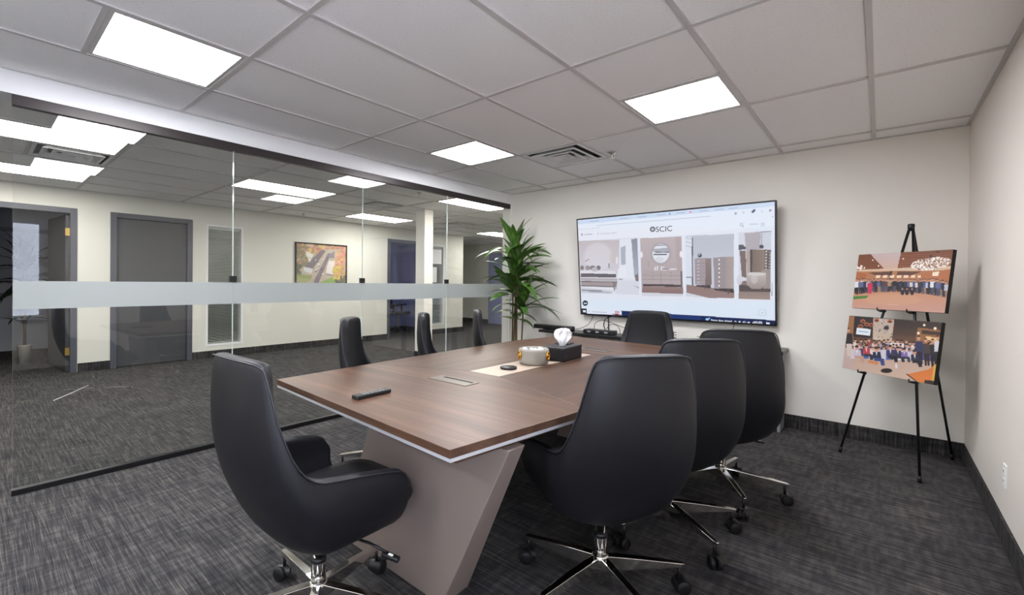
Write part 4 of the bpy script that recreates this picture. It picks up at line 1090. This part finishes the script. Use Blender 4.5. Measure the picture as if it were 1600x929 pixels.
for a, b_ in (((-TVW / 2 - .012, -.026, -.014), (TVW / 2 + .012, -.022, -.002)), ((-TVW / 2 - .012, -.026, TVH + .002), (TVW / 2 + .012, -.022, TVH + .014)),
             ((-TVW / 2 - .012, -.026, -.002), (-TVW / 2 - .002, -.022, TVH + .002)), ((TVW / 2 + .002, -.026, -.002), (TVW / 2 + .012, -.022, TVH + .002))): bz.box(a, b_)
obj('bezel', bz, 'black_metal', tv)
sm = tp.mesh('screen', TVW, TVH, 'tv_picture', 0.82)
sc_ = bpy.data.objects.new('screen', sm); col.objects.link(sc_); sc_.parent = tv; sc_.location = (0, -.0235, 0); sc_['label'] = 'lit screen showing rows of furniture pictures under a black logo'
obj('wall_mount', MB().box((-.3, .026, .35), (.3, .05, .7)), 'black_metal', tv)
Hs = None
def tv_uv(x, y):
    i = np.unravel_index(np.argmin((tp.X - x) ** 2 + (tp.Y - y) ** 2), tp.X.shape)
    return ((i[1] / (tp.w - 1) - .5) * TVW, -.0242, (1 - i[0] / (tp.h - 1)) * TVH)
text(sc_, 'logo_text', 'SCIC', .076, tuple(np.array(tv_uv(1028, 359.6)) - np.array((0, -.0235, 0))), 'screen_black', sx=1.02)
lg = MB()
for k in range(8):
    a0 = k * math.pi / 4 + .07; a1 = (k + 1) * math.pi / 4 - .07; ri, ro = .005, .028
    lg.add([(ro * math.cos(a0), 0, ro * math.sin(a0)), (ro * math.cos((a0 + a1) / 2) * 1.06, 0, ro * math.sin((a0 + a1) / 2) * 1.06), (ro * math.cos(a1), 0, ro * math.sin(a1)), (ri * math.cos((a0 + a1) / 2), 0, ri * math.sin((a0 + a1) / 2))], [(0, 1, 2, 3)[::-1]])
lo_ = obj('logo_emblem', lg, 'screen_black', sc_); p_ = np.array(tv_uv(1023.3, 355.8)); lo_.location = (p_[0], -.0008, p_[2])
def st(nm, body, size, x, y, mat, sx=1.0):
    p = tv_uv(x, y); text(sc_, nm, body, size, (p[0], -.0008, p[2]), mat, sx=sx)
st('menu_text', 'MENU', .022, 1171, 350.2, 'screen_grey', 1.15)
st('link_text', 'BUSINESS AREA', .020, 941.5, 363.2, 'screen_grey', 1.35)
st('weather_text', 'Rainy days ahead', .026, 1115.5, 496.2, 'screen_white')
st('clock_text', '4:51 PM', .020, 1180, 497.6, 'screen_white'); st('date_text', '8/29/2023', .019, 1178.5, 501.2, 'screen_white')

# ---- wall lettering seen between the chairs
wl = thing('wall_lettering', 'black capital letters low on the white wall below the screen', 'lettering', (-1.62, YB, .735))
text(wl, 'letters', 'DE', .085, (-.03, -.0008, -.025), 'black_plastic', sx=1.0)

# ---- easel and canvases
FLt, FRt, APX, BKt = Vector((-.211, 4.474, 0)), Vector((.204, 4.14, 0)), Vector((.155, 4.48, 1.70)), Vector((.405, 4.86, 0))
es = thing('display_easel', 'black metal tripod easel holding two canvas prints', 'easel', (.1, 4.45, 0))
nrm = (FRt - FLt).cross(APX - FLt).normalized()
if nrm.y > 0: nrm = -nrm
hd_ = APX - Vector((0, 0, .01))
def legpath(p, off): return [p + Vector((0, 0, .006)), p.lerp(APX, .5), APX + off - Vector((0, 0, .03))]
ax = (FRt - FLt).normalized()
for p, off in ((FLt, -ax * .012), (FRt, ax * .012), (BKt, -nrm * .015)):
    lg_ = obj('leg', MB().tube(legpath(p, off), [.0075, .0085, .0085], 10), 'black_metal', es, world=True)
    obj('foot_cap', MB().tube([p + Vector((0, 0, .0005)), p.lerp(APX, .025)], .0105, 10), 'rubber', lg_, world=True)
obj('head_clamp', MB().lathe([(.016, -.045), (.019, -.02), (.019, .0), (.014, .005)], seg=20), 'black_metal', es).location = APX - es.location
cam_dir = nrm
UP = (APX - (FLt + FRt) / 2); UP = (UP - ax * UP.dot(ax)).normalized()
def canvas(name, label, cx_w, quad_px, painter, wd, ht):
    t = thing(name, label, 'canvas print', tuple(cx_w), group='canvas prints on the easel')
    Rm = Matrix((ax, -nrm, UP)).transposed()
    t.rotation_euler = Rm.to_euler()
    obj('stretcher', MB().box((-wd / 2, 0, 0), (wd / 2, .030, ht)), 'canvas_edge', t, bevel=.002)
    me = painter.mesh('printed_face', wd - .002, ht - .002, 'photo_print')
    o = bpy.data.objects.new('printed_face', me); col.objects.link(o); o.parent = t; o.location = (0, -.0008, .001)
    return t
def bright(c, k): return tuple(min(255, v * k) for v in c)
def person(P, x, yf, h, top, legc, skin=(196, 146, 120), w=1.0, hair=(40, 28, 26)):
    hw = h * .13 * w
    P.poly([(x - hw * .8, yf - h * .5), (x + hw * .8, yf - h * .5), (x + hw * .7, yf), (x + hw * .1, yf), (x, yf - h * .35), (x - hw * .1, yf), (x - hw * .7, yf)], legc)
    P.poly([(x - hw, yf - h * .82), (x + hw, yf - h * .82), (x + hw * 1.1, yf - h * .45), (x - hw * 1.1, yf - h * .45)], top)
    P.ell(x, yf - h * .93, h * .062, h * .078, skin); P.ell(x, yf - h * 1.0, h * .055, h * .026, hair)
QU = [(1343, 397.5), (1491, 389.5), (1476, 488.5), (1331, 481)]
cu = Paint(230, 156, QU, (150, 96, 68))
cu.poly([(1330, 385), (1500, 385), (1500, 432), (1330, 432)], (116, 64, 42), c2=(140, 84, 54))
for k in range(9): cu.line((1335, 400 + k * 3.2), (1500, 392 + k * 3.4), .45, (84, 44, 30), .7); cu.line((1400, 396 + k * 3.3), (1500, 391 + k * 3.3), .5, (172, 104, 66), .5)
cu.poly([(1361, 396), (1410, 392.5), (1403, 421), (1384, 421)], (196, 178, 182), c2=(206, 172, 152)); cu.poly([(1336, 421.5), (1492, 415), (1490, 424), (1335, 424)], (212, 184, 158))
cu.poly([(1335, 424), (1490, 422), (1488, 440), (1334, 440)], (176, 118, 80)); cu.poly([(1357, 426), (1396, 424), (1394, 430), (1370, 430)], (92, 58, 44)); cu.poly([(1404, 424), (1442, 424), (1425, 430), (1402, 430)], (96, 58, 44)); cu.poly([(1392, 423), (1396, 423), (1394, 436), (1390, 436)], (60, 44, 44))
for k in range(9): cu.poly([(1370 + k * 11, 430), (1377 + k * 11, 429.5), (1376 + k * 11, 434), (1369 + k * 11, 434)], (244, 222, 196), .9)
cu.poly([(1338, 425), (1356, 428), (1352, 438), (1336, 438)], (170, 100, 60)); cu.poly([(1440, 428), (1486, 420), (1484, 440), (1440, 440)], (178, 108, 66)); cu.poly([(1459, 425), (1469, 424), (1467, 431), (1458, 431)], (246, 230, 208))
ins = ((cu.X - 1456) / 32) ** 2 + ((cu.Y - 412 + (cu.X - 1456) * .12) / 9.5) ** 2 < 1; cu.mix(ins.astype(float), (228, 206, 190), .6); cu.dots(ins, 220, [(250, 246, 240), (240, 232, 224), (120, 70, 48), (252, 250, 248)], .7, 1.5)
ins = ((cu.X - 1345) / 7) ** 2 + ((cu.Y - 418) / 3.2) ** 2 < 1; cu.dots(ins, 30, [(250, 244, 238), (236, 220, 205)], .7, 1.4)
for x, y in ((1365, 406), (1374, 415), (1413, 404)): cu.ell(x, y, 1.1, 1.1, (255, 244, 225))
cu.ell(1456.5, 400, 2.2, 1.4, (30, 22, 22)); cu.ell(1467, 393.5, 2.4, 1.1, (36, 24, 22))
cu.poly([(1330, 455), (1490, 455), (1485, 495), (1328, 490)], (196, 140, 108), c2=(196, 154, 146)); cu.ell(1395, 468, 45, 9, (206, 160, 128), .5)
cu.poly([(1334, 463), (1358, 462), (1354, 466), (1333, 468)], (70, 130, 52))
tops = [(44, 44, 62), (70, 84, 140), (26, 26, 34), (96, 100, 140), (190, 190, 200), (60, 50, 60), (40, 46, 74), (172, 132, 90), (216, 206, 196), (30, 30, 40), (84, 60, 66), (36, 36, 52), (226, 226, 230), (52, 56, 84)]
rs = random.Random(4)
for row, (yo, hh) in enumerate(((-2.5, 23), (0, 25))):
    for k in range(34):
        t = k / 33; x = 1338 + t * 140 + rs.uniform(-1, 1) + row * 2
        yf = 460.5 - 6.5 * math.sin(math.pi * t) ** .7 + t * 5 + yo; h_ = (hh - 5 * math.sin(math.pi * min(1, t * 1.2)) ** .6) * rs.uniform(.93, 1.05)
        person(cu, x, yf, h_, rs.choice(tops), rs.choice([(26, 26, 34), (40, 40, 56), (70, 70, 90), (24, 22, 26), (150, 120, 100)]))
person(cu, 1360, 459, 20, (206, 44, 84), (206, 50, 90), w=1.5)
for x in (1411, 1418, 1426): cu.ell(x, 457, 3, 4, (30, 30, 44)); cu.ell(x, 451.5, 1.2, 1.5, (190, 140, 116))
for k in range(5): cu.ell(1390 + k * 3.2, 476 + k * .1, 1.1, .5, (226, 200, 190), .8)
def px_pt(px, py, off):
    d = _f + _r * (px - CX) / F_PX - _u * (py - CY) / F_PX
    p0 = FLt + nrm * off; C_ = Vector((0, 0, CAM_Z)); t = (p0 - C_).dot(nrm) / d.dot(nrm); return C_ + d * t
b1, b2 = Vector((-.158, 4.567, 1.095)), Vector((.304, 4.195, 1.098))
canvas('canvas_print', 'upper canvas print of a large group in a timber-ceilinged hall', (b1 + b2) / 2, QU, cu, .596, .411)
QL = [(1332, 492), (1478, 505), (1459, 602), (1316, 573)]
cl_ = Paint(230, 156, QL, (96, 66, 52))
cl_.poly([(1310, 485), (1490, 495), (1490, 545), (1310, 540)], (58, 44, 42), c2=(110, 76, 56)); cl_.poly([(1330, 492), (1340, 493), (1336, 530), (1322, 528)], (150, 104, 70)); cl_.poly([(1340, 493), (1370, 496), (1367, 528), (1336, 525)], (44, 34, 38))
cl_.poly([(1370, 496), (1403, 499), (1397, 534), (1367, 530)], (184, 168, 158), c2=(196, 174, 152)); cl_.dots((cl_.X > 1370) & (cl_.X < 1400) & (cl_.Y > 498) & (cl_.Y < 528), 34, [(120, 110, 116), (90, 80, 90), (206, 196, 190)], .6, 1.3)
cl_.poly([(1343, 511), (1365, 514), (1363, 524), (1341, 521)], (226, 232, 236)); cl_.line((1346, 516.5), (1360, 518.5), .9, (140, 180, 205))
for x, y in ((1353, 501), (1359, 506), (1349, 509), (1366, 507), (1375, 500), (1396, 502), (1404, 512), (1408, 511)): cl_.ell(x, y, 4.2, 3, (172, 100, 66)); cl_.ell(x, y + .4, 2.4, 1.5, (70, 40, 34))
cl_.ell(1390, 512, 4, 3.2, (44, 40, 60)); cl_.poly([(1403, 500), (1478, 506), (1474, 528), (1400, 524)], (46, 38, 38), c2=(84, 60, 48)); cl_.poly([(1440, 512), (1476, 517), (1470, 542), (1434, 536)], (150, 102, 62), .9); cl_.poly([(1446, 516), (1476, 520), (1475, 525), (1445, 522)], (64, 46, 40))
for x, y, r in ((1450, 508.5, 2), (1467, 514, 2.4), (1440, 521, 2.2)): cl_.ell(x, y, r, r * .9, (255, 238, 208))
cl_.poly([(1452, 526), (1472, 529), (1470, 534), (1450, 531)], (240, 204, 150), .9)
cl_.poly([(1318, 545), (1470, 560), (1456, 605), (1310, 575)], (186, 156, 142), c2=(206, 180, 160)); cl_.poly([(1314, 540), (1338, 545), (1330, 580), (1312, 574)], (190, 164, 158))
def seated(P, x, y, s, top, legc):
    P.poly([(x - s * .5, y - s * .9), (x + s * .5, y - s * .9), (x + s * .6, y), (x - s * .6, y)], top); P.poly([(x - s * .4, y - s * .1), (x + s * .9, y), (x + s * 1.0, y + s * .9), (x + s * .5, y + s * .9), (x + s * .4, y + s * .35), (x - s * .4, y + s * .3)], legc)
    P.ell(x, y - s * 1.22, s * .27, s * .34, (202, 150, 124)); P.ell(x, y - s * 1.42, s * .27, s * .18, (50, 36, 32)); P.poly([(x - s * .12, y - s * .88), (x + s * .12, y - s * .88), (x, y - s * .3)], (232, 230, 232), .9)
rs = random.Random(9)
tops2 = [(60, 52, 62), (200, 196, 204), (44, 52, 96), (226, 222, 222), (88, 70, 130), (40, 36, 42), (166, 160, 176), (70, 96, 160), (150, 60, 60), (216, 206, 206), (50, 60, 90)]
for row in range(3):
    for k in range(20):
        t = k / 19; x = 1334 + t * 134 + rs.uniform(-2, 2); yh = 531 + t * 7 + row * 5.5 + rs.uniform(-1.5, 1.5); c = rs.choice(tops2)
        cl_.poly([(x - 4, yh + 2.4), (x + 4, yh + 2.4), (x + 4.6, yh + 17), (x - 4.6, yh + 17)], c); cl_.ell(x, yh, 2.1, 2.7, rs.choice([(206, 156, 128), (190, 138, 112), (160, 110, 88), (214, 168, 142)])); cl_.ell(x, yh - 1.9, 2.1, 1.3, rs.choice([(30, 22, 22), (60, 40, 34), (120, 90, 70)]))
person(cl_, 1329, 556, 44, (40, 36, 40), (206, 190, 182)); person(cl_, 1462, 575, 44, (44, 36, 38), (30, 28, 34), w=1.1); person(cl_, 1451, 572, 42, (70, 60, 56), (40, 36, 40)); person(cl_, 1440, 570, 44, (50, 54, 90), (34, 34, 44)); person(cl_, 1470, 570, 44, (206, 206, 212), (30, 30, 36))
for x, y, s_, a_, b_ in ((1341, 556, 11, (196, 184, 200), (190, 150, 130)), (1356, 553, 10, (186, 58, 70), (40, 40, 60)), (1372, 560, 12, (30, 34, 62), (54, 70, 130)), (1394, 556, 11, (60, 52, 96), (30, 28, 34)), (1406, 557, 10, (46, 48, 70), (40, 40, 54)), (1416, 558, 9, (132, 104, 170), (50, 50, 60)), (1432, 564, 11, (44, 44, 66), (30, 30, 40))): seated(cl_, x, y, s_, a_, b_)
cl_.ell(1386, 579, 9, 3.6, (40, 30, 30)); cl_.poly([(1358, 562), (1374, 566), (1372, 570), (1357, 566)], (206, 128, 72)); cl_.ell(1402, 572, 2, 4, (214, 214, 220))
cl_.poly([(1418, 585), (1452, 578), (1468, 568), (1463, 597), (1440, 600)], (206, 116, 58), c2=(222, 130, 66)); cl_.poly([(1461, 572), (1470, 566), (1463, 600), (1456, 600)], (214, 190, 90), .7); cl_.line((1418, 585), (1432, 596), .9, (70, 40, 30)); cl_.poly([(1446, 594), (1462, 596), (1460, 605), (1443, 602)], (50, 40, 40))
b1, b2 = Vector((-.207, 4.526, .642)), Vector((.259, 4.15, .635))
canvas('canvas_print', 'lower canvas print of a crowd posed around seated people', (b1 + b2) / 2, QL, cl_, .598, .402)
# ledge hooks that carry the canvases
def hook(z, s):
    c = ((FLt if s < 0 else FRt).lerp(APX, z / APX.z))
    return c
for z in (1.088, .628):
    for s in (-1, 1):
        c = hook(z, s)
        h_ = MB().tube([c - nrm * .004 - UP * .006, c + nrm * .02 - UP * .008, c + nrm * .060 - UP * .006, c + nrm * .064 + UP * .014], .0045, 8)
        h_.tube([c - ax * .02 - UP * .006 + nrm * .014, c + ax * .02 - UP * .006 + nrm * .014], .008, 8)
        obj('ledge_hook', h_, 'black_metal', es, world=True)

# ---- aerial picture in the corridor
QA = [(465, 379), (541.5, 385.5), (541.5, 451), (465, 451)]
ar = Paint(150, 110, QA, (160, 150, 130))
ar.rect(460, 375, 545, 398, (206, 190, 176), c2=(180, 140, 110)); trees = [(176, 112, 84), (206, 150, 96), (190, 104, 92), (150, 120, 70), (92, 100, 66), (206, 168, 90), (170, 90, 80)]
ar.dots((ar.Y > 380) & (ar.Y < 396), 160, trees, 1.4, 3); ar.dots((ar.X < 482) & (ar.Y > 384) & (ar.Y < 424), 120, [(84, 92, 60), (120, 96, 66), (170, 110, 84), (96, 110, 70)], 1.4, 3)
ar.poly([(466, 425), (510, 390), (542, 390), (542, 452), (465, 452)], (176, 160, 146)); ar.dots((ar.X > 525) & (ar.Y > 392), 260, [(206, 132, 110), (190, 110, 90), (214, 160, 120), (176, 150, 80), (214, 150, 130)], 1.4, 3)
ar.poly([(477, 417), (505, 390), (511, 392), (491, 420)], (96, 84, 96)); ar.poly([(477, 417), (491, 420), (489, 428), (477, 424)], (206, 208, 216)); ar.poly([(480, 392), (492, 398), (489, 404), (481, 401)], (222, 218, 210)); ar.poly([(482, 402), (489, 405), (486, 410)], (220, 214, 206))
ar.poly([(492, 441), (514, 396), (519, 396), (499, 445)], (104, 94, 108)); ar.poly([(516, 399), (524, 392), (524, 404), (517, 404)], (110, 106, 116)); ar.poly([(515, 408), (525, 408), (522, 429), (511, 427)], (226, 218, 218)); ar.line((512, 429), (521, 431), .9, (120, 118, 130))
for k in range(16): ar.ell(495 + rs.uniform(0, 12), 403 + k * 1.7, 1.2, .9, rs.choice([(230, 230, 234), (70, 60, 66), (170, 90, 80), (206, 206, 212), (60, 66, 96)]))
ar.poly([(465, 428), (490, 431), (486, 440), (465, 438)], (126, 140, 76)); ar.poly([(467, 433), (487, 437), (480, 444), (468, 440)], (150, 156, 90)); ar.poly([(465, 440), (480, 445), (494, 443), (498, 452), (465, 452)], (110, 104, 116)); ar.poly([(502, 442), (524, 432), (530, 452), (500, 452)], (122, 160, 80)); ar.dots((ar.X > 526) & (ar.Y > 432), 60, [(70, 86, 60), (96, 80, 70), (60, 76, 56)], 1.4, 2.6); ar.dots((ar.X > 522) & (ar.X < 533) & (ar.Y > 418) & (ar.Y < 436), 40, [(206, 180, 80), (190, 160, 70)], 1.2, 2.4); ar.dots((ar.X < 472) & (ar.Y > 414) & (ar.Y < 428), 30, [(60, 66, 50), (80, 86, 60)], 1.5, 2.6)
ar.mix(np.ones_like(ar.X), (206, 200, 190), .26)
af = thing('framed_picture', 'black framed aerial picture of a street among autumn trees', 'picture', (XW, 4.595, 1.10))
af.rotation_euler = (0, 0, math.radians(90))
aw, ah = 1.09, .875
obj('backing', MB().box((-aw / 2, -.012, 0), (aw / 2, -.001, ah)), 'canvas_edge', af)
fm = MB(); e = .018
fm.box((-aw / 2, -.035, 0), (aw / 2, -.001, e)); fm.box((-aw / 2, -.035, ah - e), (aw / 2, -.001, ah)); fm.box((-aw / 2, -.035, e), (-aw / 2 + e, -.001, ah - e)); fm.box((aw / 2 - e, -.035, e), (aw / 2, -.001, ah - e))
obj('frame', fm, 'black_metal', af, bevel=.002)
me = ar.mesh('print', aw - 2 * e, ah - 2 * e, 'photo_print'); o = bpy.data.objects.new('print', me); col.objects.link(o); o.parent = af; o.location = (0, -.0135, e)

# ---- wall outlet
ot = thing('wall_outlet', 'white power outlet low on the right wall', 'outlet', (XR, 3.455, .275))
obj('cover_plate', MB().box((-.006, -.036, 0), (0, .036, .116)), 'white_plastic', ot, bevel=.002)
for z in (.034, .082):
    s_ = obj('socket', MB().box((-.0085, -.017, z - .014), (-.0055, .017, z + .014)), 'white_plastic', ot, bevel=.001)
    obj('slot', MB().box((-.0089, -.008, z - .006), (-.0083, -.005, z + .007)).box((-.0089, .005, z - .006), (-.0083, .008, z + .007)), 'slot_black', s_)

# ---- swivel chair in the blue office
oc = thing('office_chair', 'dark mesh swivel chair in the blue office doorway', 'chair', (-9.0, 7.36, 0), math.radians(-60))
obj('seat', MB().box((-.24, -.24, .43), (.24, .24, .50)), 'black_plastic', oc, bevel=.03, seg=3)
bkp = MB(); A = []
for i in range(9):
    z = .56 + i * .055; A.append([(x_, -.24 - .03 * math.sin(i / 8 * 3.14) + .35 * x_ * x_, z) for x_ in np.linspace(-.22, .22, 9)])
bkp.grid(A); bkp.grid([[(x_, y_ - .03, z_) for x_, y_, z_ in r] for r in A], flip=True); obj('backrest', bkp, 'rubber', oc)
obj('back_post', MB().tube([(0, -.1, .43), (0, -.3, .45), (0, -.31, .7)], .02, 8), 'black_plastic', oc)
obj('column', MB().lathe([(.03, .10), (.03, .30), (.02, .3), (.02, .43)], seg=16), 'grey_panel', oc)
for k in range(5):
    a = k * math.radians(72) + .3; c, s_ = math.cos(a), math.sin(a)
    am = obj('base_arm', MB().tube([(0, 0, .11), (.16 * c, .16 * s_, .105), (.29 * c, .29 * s_, .075)], [.022, .018, .012], 8), 'black_plastic', oc)
    obj('caster', MB().tube([(.29 * c - .02 * s_, .29 * s_ + .02 * c, .0305), (.29 * c + .02 * s_, .29 * s_ - .02 * c, .0305)], .03, 14), 'rubber', am)
for s_ in (-1, 1): obj('armrest', MB().box((s_ * .27 - .03, -.15, .66), (s_ * .27 + .03, .12, .69)).box((s_ * .27 - .015, -.04, .44), (s_ * .27 + .015, 0, .66)), 'black_plastic', oc, bevel=.005)
obj('floor_strip', MB().tube([(-6.25, .585, .003), (-6.55, .77, .003), (-6.865, .95, .003)], .0028, 6), 'white_plastic', label='thin pale line on the corridor carpet beyond the glass', cat='cord')
